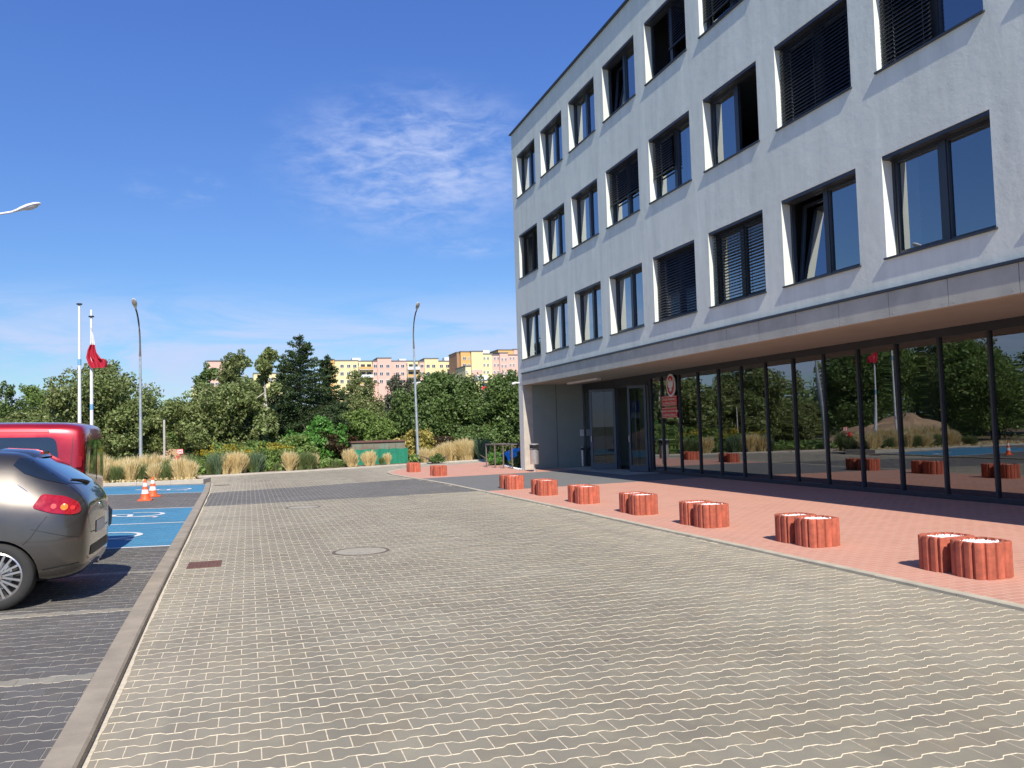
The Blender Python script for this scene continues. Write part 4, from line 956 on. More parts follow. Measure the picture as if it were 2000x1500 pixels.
def make_crown(name, blobs, n, size, mat, seed, parent, sub=True, bare=.0):
    rg = np.random.default_rng(seed)
    if sub:                                   # break each lobe into smaller clumps
        nb = []
        for bb in blobs:
            m_ = 12
            d = rg.normal(size=(m_, 3)); d /= np.linalg.norm(d, axis=1, keepdims=True)
            for q in d:
                f = rg.uniform(.5, .95); s_ = rg.uniform(.28, .46)
                nb.append((bb[0]+q[0]*bb[3]*f, bb[1]+q[1]*bb[4]*f, bb[2]+q[2]*bb[5]*f, bb[3]*s_, bb[4]*s_, bb[5]*s_))
            nb.append((bb[0], bb[1], bb[2], bb[3]*.7, bb[4]*.7, bb[5]*.7))
        blobs = nb
    P, d = crown_pts(blobs, n, rg)
    P = P[P[:, 2] > .08]; d = d[:len(P)]
    V = leaves(P, np.array([[0, 0, .8]]), size, rg=rg)
    Fq = np.arange(len(P)*4).reshape(-1, 4)
    return npmesh(name, V.reshape(-1, 3), Fq, [mat], None, parent)
def trunk(parent, h, r, mat, blobs, seed, lean=.0, multi=1):
    rg = random.Random(seed); b_ = MB()
    for m_ in range(multi):
        ox = (m_-(multi-1)/2)*.35; top = Vector((ox*2+rg.uniform(-.2, .2)+lean, rg.uniform(-.2, .2), h*.85))
        pts = [Vector((ox*.4, 0, -.1)), Vector((ox*.7, .02, h*.25)), Vector((ox*1.2+lean*.4, .05, h*.5)), top]
        b_.tube(pts, [r, r*.8, r*.55, r*.15], mat, 8)
        for bb in blobs:
            t = rg.uniform(.25, .7); base = pts[1].lerp(pts[3], t); tip = Vector((bb[0], bb[1], bb[2]+.1)); mid = base.lerp(tip, .5)+Vector((rg.uniform(-.2, .2), rg.uniform(-.2, .2), -.1))
            b_.tube([base, mid, tip], [r*.28, r*.16, r*.04], mat, 6)
    return b_.build('trunk', parent, smooth=True)
def tree(px, ytop, hw_px, Y, mat, label, cat='tree', name='tree', n=9000, size=.14, tm='trunk', seed=1, shape='round', group='trees behind the road', low=.12, X=None, H=None, rad=None):
    """shape round: lobes fill an ellipsoid from low*H to H"""
    if X is None:
        top = at(px, ytop, Y=Y); X = at(px, (ytop+880)/2, Y=Y).x; H = top.z; rad = hw_px/F*Y/math.cos(_y)*1.0
    rg = random.Random(seed); e_ = empty(name, (X, Y, 0), label, cat, group)
    blobs = []
    nb = {'round': 10, 'tall': 9, 'bush': 8, 'sparse': 9}[shape]
    for k in range(nb):
        if shape == 'bush': zf__ = rg.uniform(.25, .72)
        elif shape == 'tall': zf__ = .2+.7*k/(nb-1)
        elif shape == 'sparse': zf__ = .16+.76*k/(nb-1)
        else: zf__ = rg.uniform(.32, .80)
        wz = math.sqrt(max(.05, 1-((zf__-.48)/.56)**2))
        a = k*2.4+rg.uniform(-.4, .4); rr_ = rad*wz*.55*(1 if k else 0)
        s_ = rad*rg.uniform(.38, .55)*(wz*.6+.4) * (1.0 if shape != 'sparse' else .75)
        sz = min(H*.24, s_*1.15) if shape != 'bush' else H*.28
        blobs.append((rr_*math.cos(a), rr_*math.sin(a)*.8, H*zf__, s_, s_*.9, sz))
    blobs.append((0, 0, H*.86, rad*.36, rad*.36, H*.13)); 
    if shape != 'sparse': blobs.append((0, 0, H*.45, rad*.72, rad*.6, H*.30))
    else: blobs.append((0, 0, H*.38, rad*.45, rad*.45, H*.26))
    if low < .1: blobs.append((0, 0, H*.16, rad*.8, rad*.6, H*.16))
    make_crown('crown', blobs, int(n*1.9), size*.70, mat, seed, e_)
    trunk(e_, H, max(.07, H*.018), tm, blobs[:5], seed, multi=1 if shape != 'bush' else 3)
    return e_
def spruce(px, ytop, hw_px, Y, label, seed, n_wh=34):
    top = at(px, ytop, Y=Y); X = at(px, 850, Y=Y).x; H = top.z; Rm = hw_px/F*Y*1.05; rg = np.random.default_rng(seed)
    e_ = empty('spruce', (X, Y, 0), label, 'tree', 'trees behind the road')
    b_ = MB(); b_.cyl((0, 0, -.1), (0, 0, H), .16, .012, 'trunk', 8)
    P0 = []; D0 = []; Ls = []
    for k in range(n_wh):
        f = k/(n_wh-1); z = .35+(H*.965-.35)*f; rad = Rm*(1-f)**.85+.10; nb = int(15-7*f)
        if f > .9: rad *= 1.1
        for i in range(nb):
            a = rg.uniform(0, 6.283); ln_ = rad*rg.uniform(.62, 1.12); z = .35+(H*.965-.35)*min(1, max(0, f+rg.uniform(-.5, .5)/n_wh)); droop = -.28*(1-f)+.55*f**2
            tip = np.array([math.cos(a)*ln_, math.sin(a)*ln_, z+ln_*droop+rg.uniform(-.05, .05)]); base = np.array([0, 0, z])
            if f > .3: b_.tube([base, tip], [.018, .004], 'trunk', 4)
            m_ = int(190*ln_/max(Rm, .3)+30)
            if f > .93: m_ = 14
            t = rg.random(m_)**.6
            pts = base+(tip-base)*t[:, None]; spread = (1-t)*ln_*.20+.04
            off = rg.normal(size=(m_, 3))*spread[:, None]*np.array([.8, .8, .35]); pts += off
            dr = (tip-base)/np.linalg.norm(tip-base); dirs = dr+rg.normal(size=(m_, 3))*.55; P0.append(pts); D0.append(dirs)
    b_.build('trunk', e_)
    P = np.concatenate(P0); Dv = np.concatenate(D0); Dv /= np.linalg.norm(Dv, axis=1, keepdims=True)
    sz = .14*(.6+.7*rg.random(len(P)))[:, None]; sd_ = np.cross(Dv, rg.normal(size=P.shape)); sd_ /= np.linalg.norm(sd_, axis=1, keepdims=True)
    V = np.stack([P-sd_*.018, P+sd_*.03+Dv*sz*.5, P+Dv*sz, P-sd_*.03+Dv*sz*.5], 1)
    npmesh('crown', V.reshape(-1, 3), np.arange(len(P)*4).reshape(-1, 4), ['needle'], None, e_)
    return e_
T = tree
T(10, 738, 38, 58, 'lf_dark', 'dark tree cut by the left edge of the photo', seed=11, n=7000)
T(58, 745, 48, 60, 'lf_green', 'rounded green tree left of the flagpoles', seed=12, n=9000)
T(30, 800, 62, 50, 'lf_brown', 'low olive bushy tree above the red van roof', seed=13, shape='bush', low=0, n=9000)
T(105, 775, 55, 53, 'lf_olive', 'olive tree just left of the taller flagpole', seed=131, shape='bush', low=0, n=8000)
T(200, 702, 108, 48, 'lf_olive', 'big olive leaved tree behind the two flagpoles', seed=14, n=20000, low=0, size=.15)
T(262, 790, 55, 47, 'lf_olive', 'olive shrub at the foot of the left street lamp', 'shrub', 'shrub', seed=15, shape='bush', low=0, n=8000)
T(335, 778, 42, 62, 'lf_green', 'smaller green tree in the gap beyond the concrete post', seed=16, n=7000)
T(300, 835, 35, 58, 'lf_olive', 'low distant shrub beyond the gap in the trees', 'shrub', 'shrub', seed=161, shape='bush', low=0, n=4000)
T(425, 745, 92, 47, 'lf_olive', 'wide olive green tree right of the hydrant sign', seed=17, n=20000, low=0, size=.15)
T(458, 683, 46, 56, 'lf_brown', 'tall round topped tree before the pink apartment block', seed=18, shape='tall', low=0, n=12000)
T(403, 712, 32, 57, 'lf_dark', 'dark narrow tree beside the pink apartment block', seed=19, shape='tall', low=0, n=8000)
T(470, 752, 66, 52, 'lf_olive', 'olive tree filling the gap left of the birch', seed=201, n=12000, low=0)
T(505, 740, 52, 50, 'lf_brown', 'brownish tree between the birch and the olive tree', seed=20, n=9000, low=0)
T(520, 676, 42, 45, 'lf_olive', 'slender birch with white trunk and thin open crown', seed=21, shape='sparse', n=5200, tm='birch', size=.16)
spruce(588, 651, 112, 48, 'tallest dark green spruce with a thin pointed top', 22)
spruce(642, 692, 66, 52, 'smaller spruce just right of the tallest spruce', 23, 26)
spruce(556, 690, 34, 53, 'spruce tip showing left of the tallest spruce', 24, 18)
T(622, 812, 62, 44, 'lf_bright', 'fresh green shrub in front of the tallest spruce', 'shrub', 'shrub', seed=25, shape='bush', low=0, n=9000)
T(585, 850, 48, 43, 'lf_green', 'low green shrub under the tallest spruce', 'shrub', 'shrub', seed=251, shape='bush', low=0, n=6000)
T(655, 842, 48, 44, 'lf_red', 'reddish brown shrub left of the green netting', 'shrub', 'shrub', seed=26, shape='bush', low=0, n=7000)
T(722, 733, 44, 55, 'lf_brown', 'fine brown green tree before the pink apartment wall', seed=27, n=9000, size=.12)
T(690, 722, 34, 58, 'lf_brown', 'thin leaved tree before the yellow apartment wall', seed=273, shape='tall', n=5200, size=.13, low=0)
T(772, 727, 46, 58, 'lf_silver', 'silvery green tree behind the right street lamp', seed=28, n=9000)
T(715, 800, 66, 49, 'lf_green', 'wide mid green tree above the container', seed=29, n=13000, low=0)
T(800, 778, 48, 49, 'lf_dark', 'dark green tree directly behind the right street lamp', seed=291, n=9000, low=0)
T(866, 722, 86, 48, 'lf_dark', 'large dark tree right of the street lamp', seed=30, n=20000, low=0, size=.15)
T(815, 838, 46, 45, 'lf_yellow', 'shrub with yellowing leaves beside the street lamp', 'shrub', 'shrub', seed=31, shape='bush', low=0, n=3600)
T(870, 850, 56, 45.4, 'lf_red', 'dry brown brush beside the street lamp foot', 'shrub', 'shrub', seed=32, shape='bush', low=0, n=5000)
T(985, 728, 76, 46.5, 'lf_dark', 'large dark tree touching the building corner', seed=33, n=20000, low=0, size=.15)
T(930, 772, 52, 50, 'lf_dark', 'dark tree between the two large right hand trees', seed=34, n=10000, low=0)
T(935, 830, 56, 45, 'lf_dark', 'dark hedge mass behind the dry grasses', 'shrub', 'shrub', seed=35, shape='bush', low=0, n=9000)
T(760, 870, 40, 45.0, 'lf_dark', 'dark low shrub at the right end of the green netting', 'shrub', 'shrub', seed=36, shape='bush', low=0, n=5000)
T(500, 860, 55, 43.5, 'lf_green', 'low green shrub at the foot of the birch', 'shrub', 'shrub', seed=37, shape='bush', low=0, n=7000)
T(440, 866, 50, 43, 'lf_green', 'low green shrub below the olive tree', 'shrub', 'shrub', seed=38, shape='bush', low=0, n=6000)
T(1075, 760, 60, 47, 'lf_dark', 'dark tree hidden behind the building corner', seed=39, n=6000)
tw = [(-17, 50, 6.5, 3.6), (-22, 46, 7.0, 3.8), (-27, 50, 7.5, 4.0), (-31, 44, 7.0, 3.8), (-36, 49, 8.5, 4.3), (-41, 43, 8, 4), (-33, 38, 7.5, 4), (-37, 31, 8, 4), (-30, 56, 9, 4.6), (-44, 36, 9, 4.5), (-24, 58, 9, 4.5), (-36, 22, 8, 4.4), (-39, 13, 8, 4.4), (-20, 41, 5.5, 3.2)]
base_trees = [T(0, 0, 0, 0, m_, 'x', X=0, H=7.2, rad=3.8, seed=50+i, n=9000, low=0, size=.2) for i, m_ in enumerate(('lf_dark', 'lf_green', 'lf_olive'))]
for i, (x, y, h, r_) in enumerate(tw):
    e_ = clone(base_trees[i % 3], (x, y, 0), rz=i*1.3, sc_=(r_/3.8, r_/3.8, h/7.2), label='tree of the western row beyond the car park, seen only mirrored in the glazing'); e_['group'] = 'western row of trees'
for t_ in base_trees:
    for ch in [x for x in bpy.data.objects if x.parent == t_]: bpy.data.objects.remove(ch)
    bpy.data.objects.remove(t_)
b = MB(); n = 60; vs = []
# distant wood closing the horizon
V_ = []
rgd = np.random.default_rng(5); m_ = 40000
azs = rgd.uniform(-1.5, 1.05, m_); dist = rgd.uniform(85, 130, m_); hh = 4.3+1.0*np.sin(azs*9)+.7*np.sin(azs*31+1); zz = hh*rgd.random(m_)**.7
P = np.stack([np.sin(azs)*dist, np.cos(azs)*dist, zz], 1); V = leaves(P, np.array([[0, 0, .8]]), .55, rg=rgd)
wood = npmesh('distant_wood', V.reshape(-1, 3), np.arange(m_*4).reshape(-1, 4), ['lf_dark'], None)
tag(wood, 'continuous distant wood closing the horizon behind the nearer trees', None, kind='stuff')

# grasses
def clump(kind, H, Rb, n, seed):
    rg = np.random.default_rng(seed); mat = {'tan': 'g_tan', 'green': 'g_green', 'blue': 'g_blue', 'gold': 'lf_green'}[kind]
    a = rg.uniform(0, 6.283, n); r0 = Rb*.45*np.sqrt(rg.random(n)); lean = rg.normal(0, .32 if kind == 'tan' else .40, n); h = H*(.45+.6*rg.random(n)**.8)*(1-.25*(r0/(Rb*.45))**2)
    bx_ = r0*np.cos(a); by = r0*np.sin(a); dx = np.cos(a)*(.34*Rb+.28*np.abs(lean)*H)+rg.normal(0, .04, n); dy = np.sin(a)*(.34*Rb+.28*np.abs(lean)*H)+rg.normal(0, .04, n)
    wd_ = {'tan': .007, 'green': .011, 'blue': .016, 'gold': .012}[kind]
    yaw = rg.uniform(0, 3.14, n); ux = np.cos(yaw)*wd_; uy = np.sin(yaw)*wd_
    V = []
    for t, wt in ((0, 1.), (.45, .9), (.8, 1.6 if kind == 'tan' else .7), (1.0, .15)):
        x = bx_+dx*t**1.6*(1+.0*a); y = by+dy*t**1.6; z = h*t*(1-.10*t*(kind != 'tan'))
        V.append(np.stack([x-ux*wt, y-uy*wt, z], 1)); V.append(np.stack([x+ux*wt, y+uy*wt, z], 1))
    V = np.stack(V, 1); fs = np.array([(0, 1, 3, 2), (2, 3, 5, 4), (4, 5, 7, 6)]); Fq = (fs[None]+(np.arange(n)*8)[:, None, None]).reshape(-1, 4)
    return npmesh('grass_clump', V.reshape(-1, 3), Fq, [mat], None)
gk = {}
for kd, H_, Rb_, n_ in (('tan', 1.25, .42, 900), ('green', 1.2, .36, 520), ('blue', 1.3, .30, 300)):
    gk[kd] = []
    for s_ in range(3):
        o_ = clump(kd, H_, Rb_, n_, 60+s_); gk[kd].append(o_)
gl_ = {'tan': 'dry tan ornamental grass clump beyond the road', 'green': 'green ornamental grass clump beyond the road', 'blue': 'blue green reed clump beyond the road'}
used = set(); allg = [o_ for v_ in gk.values() for o_ in v_]
def put(kd, x, y, s_, z=.02, lab=None, tilt=0):
    o0 = gk[kd][random.randrange(3)]
    if o0.name not in used: o_ = o0; used.add(o0.name)
    else: o_ = o0.copy(); col.objects.link(o_)
    o_.location = (x, y, z); o_.rotation_euler = (0, tilt, random.uniform(0, 6.28)) if not tilt else (0, tilt, random.uniform(-.3, .3)); o_.scale = (s_*random.uniform(.9, 1.15), s_*random.uniform(.9, 1.15), s_)
    tag(o_, lab or gl_[kd]+(' left of the birch' if x < 1.5 else ' near the street lamp'), 'ornamental grass', {'tan': 'dry tan grass clumps', 'green': 'green grass clumps', 'blue': 'blue green reed clumps'}[kd])
# near-left bed (behind the blue bays), z .13
x = -1.75; k = 0
rb = random.Random(4)
lb1 = 'dry tan grass clump in the bed behind the blue parking bay'
for row, (yy, s0) in enumerate(((31.3, .95), (32.0, 1.1), (32.7, 1.2))):
    x = -1.95-.1*row
    while x > -8.2:
        r_ = rb.random()
        kd = 'tan' if r_ < .72 else 'green'
        put(kd, x, yy+rb.uniform(-.15, .15), .70*s0*rb.uniform(.78, 1.08), .13, (lb1 if kd == 'tan' else 'green grass clump in the bed behind the blue parking bay'))
        x -= rb.uniform(.30, .46)
for pxx, yy in ((232, 31.2), (262, 31.4), (205, 31.3)): q = at(pxx, 930, Y=yy); put('green', q.x, yy, .55, .13, 'short green grass tuft in front of the tall dry grasses behind the blue bay')
# bed beyond the road
def far_y(px): return np.interp(px, [395, 420, 600, 700, 800, 880, 960, 1010], [36.5, 37.2, 38.6, 39.8, 41, 42, 42, 40])
for pxx, kd, s_, dy in ((425, 'blue', 1.15, .2), (415, 'blue', .9, .5), (440, 'tan', .9, .2), (452, 'tan', 1.0, .3), (465, 'tan', 1.0, .1), (474, 'tan', .9, .4), (410, 'green', .8, .5), (500, 'blue', 1.1, .3), (508, 'blue', .9, .5),
        (492, 'green', .6, .3), (565, 'tan', .95, .1), (574, 'tan', .8, .3), (588, 'green', 1.0, .2), (600, 'green', 1.05, .3), (608, 'green', .9, .1), (612, 'tan', .8, .5),
        (685, 'tan', .95, .1), (693, 'tan', .7, .2), (718, 'tan', .72, .1), (727, 'tan', .8, .2), (758, 'tan', .62, .2), (745, 'green', .5, .2), (655, 'green', .5, .2), (540, 'green', .5, .3),
        (832, 'tan', .85, -.6), (845, 'tan', .7, .6), (868, 'tan', 1.0, .3), (878, 'tan', 1.1, .2), (888, 'tan', 1.0, .5), (858, 'tan', .8, .8), (895, 'green', 1.1, .5), (905, 'tan', 1.2, .4), (912, 'tan', 1.25, .3), (920, 'tan', 1.1, .2),
        (898, 'tan', 1.0, .9), (940, 'blue', 1.35, -.5), (946, 'blue', 1.2, -.3), (934, 'blue', 1.0, .2), (925, 'green', .9, .2)):
    Y_ = float(far_y(pxx))+dy+.35; q = at(pxx, 900, Y=Y_); put(kd, q.x, Y_, s_*.78, .02, None, .0 if kd != 'tan' or pxx < 680 else R(-9))
for o_ in allg:
    if o_.name not in used: bpy.data.objects.remove(o_)
# goldenrod
def goldenrod(px, Y, s_, label):
    q = at(px, 890, Y=Y); e_ = empty('goldenrod', (q.x, Y, .02), label, 'plant', 'goldenrod plants in the far bed'); rg = np.random.default_rng(int(px))
    n = 700; P = np.stack([rg.normal(0, .35, n), rg.normal(0, .2, n), rg.random(n)*.95], 1)*s_; V = leaves(P, np.array([[0, 0, .5]]), .07, rg=rg, aspect=2.2); npmesh('leaves', V.reshape(-1, 3), np.arange(n*4).reshape(-1, 4), ['lf_green'], None, e_)
    n = 230; c_ = rg.normal(0, .32, (14, 2)); k_ = rg.integers(0, 14, n); P = np.stack([c_[k_, 0]+rg.normal(0, .05, n), c_[k_, 1]*.6+rg.normal(0, .04, n), .95+rg.random(n)*.28], 1)*s_; V = leaves(P, np.array([[0, 0, .5]]), .05, rg=rg); npmesh('flowers', V.reshape(-1, 3), np.arange(n*4).reshape(-1, 4), ['gold'], None, e_)
goldenrod(405, 39.2, .85, 'yellow flowering goldenrod left of the reed clump'); goldenrod(440, 40.2, 1.0, 'yellow flowering goldenrod behind the tan grasses'); goldenrod(482, 40, .8, 'yellow flowering goldenrod left of the birch'); goldenrod(538, 41, 1.0, 'yellow flowering goldenrod right of the birch'); goldenrod(550, 41.6, .85, 'small goldenrod below the tallest spruce')
# small shrubs close to the building corner
T(0, 0, 0, 31.9, 'lf_dark', 'dark low shrub in the shade at the building corner', 'shrub', 'shrub', X=10.35, H=.72, rad=.62, seed=70, shape='bush', low=0, n=5000, size=.06, group='low shrubs')
T(0, 0, 0, 34.6, 'lf_bright', 'small bright green shrub behind the railing', 'shrub', 'shrub', X=10.1, H=.62, rad=.55, seed=71, shape='bush', low=0, n=2600, size=.05, group='low shrubs')
T(0, 0, 0, 40.3, 'lf_dark', 'small dark shrub on the verge beside the far planter', 'shrub', 'shrub', X=at(855, 905, Y=40.3).x, H=.5, rad=.42, seed=72, shape='bush', low=0, n=1500, size=.06, group='low shrubs')
# ground cover
pa_n = at(689, 905, Y=41.9); m_ = 16000; rgd = np.random.default_rng(8); X_ = rgd.uniform(-14, 14, m_); Y_ = 38.2+np.maximum(0, (X_+1)*.42)+rgd.random(m_)**1.2*6
Z_ = .03+rgd.random(m_)*.38*(.5+.5*np.sin(X_*2.1)**2)
kp = ~((X_ > pa_n.x-.3) & (X_ < pa_n.x+3.1) & (Y_ > 40.6)); X_, Y_, Z_ = X_[kp], Y_[kp], Z_[kp]; m_ = len(X_)
V = leaves(np.stack([X_, Y_, Z_], 1), np.array([[0, 0, .8]]), .13, rg=rgd)
gc = npmesh('ground_cover', V.reshape(-1, 3), np.arange(m_*4).reshape(-1, 4), ['lf_green'], None); tag(gc, 'low green weeds and ground cover beneath the trees', None, kind='stuff')
m_ = 4000; X_ = rgd.uniform(-12, -1.7, m_); Y_ = rgd.uniform(30.4, 33.1, m_); V = leaves(np.stack([X_, Y_, .14+rgd.random(m_)*.12], 1), np.array([[0, 0, .8]]), .06, rg=rgd)
gc = npmesh('bed_litter', V.reshape(-1, 3), np.arange(m_*4).reshape(-1, 4), ['g_tan'], None); tag(gc, 'dry leaf litter and short stubble in the grass bed', None, kind='stuff')

# ------------------------------------------------------------------ apartment blocks
def ap(Y, label, px0, base=0):
    return empty('apartment_block', (at(px0, 850, Y=Y).x, Y, 0), label, 'building', None)
def ap_box(e_, px0, px1, yt, Y, mat, depth=12, name='wall', zb=0, dy=0, yb=None):
    a = at(px0, yt, Y=Y+dy); c_ = at(px1, yt, Y=Y+dy); b_ = MB(); ox, oy = e_.location.x, e_.location.y
    z0 = zb if yb is None else at(px0, yb, Y=Y+dy).z
    zt_ = at((px0+px1)/2, yt, Y=Y+dy).z
    b_.box((a.x-ox, dy, z0), (c_.x-ox, dy+depth, zt_), mat)
    if name == 'wall': b_.box((a.x-ox-.15, dy-.15, zt_), (c_.x-ox+.15, dy+depth, zt_+.35), 'ap_roof' if mat != 'ap_white' else 'ap_white')
    return b_.build(name, e_)
def ap_win(e_, par, px, py, w_, h_, Y, dy=0):
    c_ = at(px, py, Y=Y+dy); ox = e_.location.x; hw = w_/2/F*Y; hh_ = h_/2/F*Y; b_ = MB()
    x = c_.x-ox; z = c_.z
    for p_, q_ in (((x-hw, z-hh_), (x+hw, z-hh_+.08)), ((x-hw, z+hh_-.08), (x+hw, z+hh_)), ((x-hw, z-hh_+.08), (x-hw+.08, z+hh_-.08)), ((x+hw-.08, z-hh_+.08), (x+hw, z+hh_-.08)), ((x-.05, z-hh_+.08), (x+.05, z+hh_-.08))):
        b_.box((p_[0], dy-.12, p_[1]), (q_[0], dy-.002, q_[1]), 'ap_white')
    b_.box((x-hw+.08, dy-.04, z-hh_+.08), (x-.05, dy-.003, z+hh_-.08), 'ap_glass'); b_.box((x+.05, dy-.04, z-hh_+.08), (x+hw-.08, dy-.003, z+hh_-.08), 'ap_glass')
    b_.build('window', e_)
def balc(e_, px0, px1, yt, Y, mats, dy=1.5):
    ox = e_.location.x; a = at(px0, yt, Y=Y+dy).x-ox; c_ = at(px1, yt, Y=Y+dy).x-ox; zt_ = at((px0+px1)/2, yt, Y=Y+dy).z
    for k in range(3):
        z = zt_-2.75*(k+1); b_ = MB(); b_.box((a, -.6, z), (c_, dy+.1, z+.18), 'ap_white'); b_.box((a, -.65, z+.18), (c_, -.55, z+1.05), mats[k % len(mats)])
        b_.box((a-.05, -.6, z), (a+.08, dy, z+2.6), 'ap_white'); b_.build('balcony', e_)
        b_ = MB(); b_.box((a+.8, dy-.06, z+.3), (a+2.3, dy-.002, z+2.1), 'ap_glass'); b_.box((a+3.0, dy-.06, z+.9), (c_-.4, dy-.002, z+2.1), 'ap_glass'); b_.build('window', e_)
YA = 300; eA = ap(YA, 'long yellow and pink apartment block with balconies behind the trees', 640)
ap_box(eA, 640, 653, 703, YA, 'ap_orange', dy=-1.2); ap_box(eA, 653, 699, 705, YA, 'ap_yellow'); ap_box(eA, 699, 728, 706, YA, 'ap_yellow', dy=1.5); ap_box(eA, 728, 793, 706, YA, 'ap_pink')
ap_box(eA, 737, 764, 700, YA, 'ap_pink', dy=-.8); ap_box(eA, 793, 819, 706, YA, 'ap_yellow', dy=1.5); ap_box(eA, 819, 830, 707, YA, 'ap_pink'); ap_box(eA, 829, 856, 701, YA, 'ap_yellow', dy=-.8); ap_box(eA, 856, 883, 706, YA, 'ap_yellow')
for p0, p1, y0, y1 in ((688, 704, 699, 706), (780, 793, 701, 707), (868, 880, 698, 706)): ap_box(eA, p0, p1, y0, YA, 'ap_white', 4, 'roof_house', dy=2, yb=y1)
balc(eA, 700, 727, 708, YA, ['ap_orange', 'ap_white', 'ap_orange']); balc(eA, 794, 818, 708, YA, ['ap_white', 'ap_orange', 'ap_white'])
for py in (715, 730, 745):
    for px_w in (668, 681, 693, 733, 776, 786.5, 824, 862, 874): ap_win(eA, None, px_w, py, 7, 6.5, YA)
    for px_w in (745, 757.5): ap_win(eA, None, px_w, py, 7, 6.5, YA, -.8)
    for px_w in (836, 847): ap_win(eA, None, px_w, py, 7, 6.5, YA, -.8)
    ap_win(eA, None, 646, py+1, 6, 6, YA, -1.2)
YBk = 280; eB = ap(YBk, 'taller yellow and pink apartment block close to the building corner', 891)
ap_box(eB, 892, 900, 689, YBk, 'ap_brown', dy=3); ap_box(eB, 899.5, 921, 687.5, YBk, 'ap_orange', dy=1.5); ap_box(eB, 920.5, 943, 687, YBk, 'ap_yellow'); ap_box(eB, 921.5, 942, 722, YBk, 'ap_pink', dy=-.25, name='lower_wall')
ap_box(eB, 943, 961, 692, YBk, 'ap_yellow', dy=.4); ap_box(eB, 961, 1030, 694, YBk, 'ap_pink', dy=.4); ap_box(eB, 976, 992, 690, YBk, 'ap_pink', dy=-.5); ap_box(eB, 973, 1006, 684, YBk, 'ap_orange', dy=14); ap_box(eB, 1003, 1040, 683, YBk, 'ap_pink', dy=13.5)
ap_box(eB, 943, 956, 684, YBk, 'ap_white', 4, 'roof_house', dy=2, yb=692)
for py in (700, 713, 727, 741):
    for px_w in (946, 953, 966, 973, 997, 1003): ap_win(eB, None, px_w, py, 4.5, 6, YBk, .4)
    for px_w in (981, 987.5): ap_win(eB, None, px_w, py+2, 4.5, 6, YBk, -.5)
for py in (700, 713): ap_win(eB, None, 907, py, 6.5, 6, YBk, 1.5); ap_win(eB, None, 916, py, 3.5, 5.5, YBk, 1.5)
YC = 230; eC = ap(YC, 'low yellow block with a grey roof band and red balcony boards above the dark trees', 917)
ap_box(eC, 917, 968, 744, YC, 'ap_yellow', dy=1.5); ap_box(eC, 917, 936, 744, YC, 'ap_yellow'); ap_box(eC, 909, 920, 716, YC, 'ap_yellow', dy=6); ap_box(eC, 932, 952, 733, YC, 'ap_white', 4, 'roof_house', dy=4, yb=744)
balc(eC, 937, 956, 744, YC, ['ap_red', 'ap_white', 'ap_red']); ap_win(eC, None, 927, 751, 8, 6, YC); ap_win(eC, None, 911.5, 726, 4, 6, YC, 6)
YD = 260; eD = ap(YD, 'pink tower block behind the round topped tree at left', 404)
ap_box(eD, 404, 446, 706, YD, 'ap_pink'); ap_box(eD, 374, 404, 757, YD, 'ap_yellow'); ap_box(eD, 379, 388, 741, YD, 'ap_white', 4, 'roof_house', dy=2, yb=757); ap_box(eD, 446, 500, 752, YD, 'ap_pink', dy=1); ap_box(eD, 495, 552, 730, YD, 'ap_yellow', dy=3)
for py in (722, 736, 750):
    for px_w in (412, 424): ap_win(eD, None, px_w, py, 7, 6, YD)
for py in (763, 776, 790): ap_win(eD, None, 379, py, 6, 6, YD); ap_win(eD, None, 390, py, 6, 6, YD)
for px_w in (505, 517, 529, 541): ap_win(eD, None, px_w, 741, 7, 6, YD, 3)
eF = empty('low_white_house', (at(105, 850, Y=200).x, 200, 0), 'small white building showing over the trees at far left', 'building')
ap_box(eF, 96, 118, 774, 200, 'ap_white', 8); ap_win(eF, None, 107, 781, 7, 6, 200)

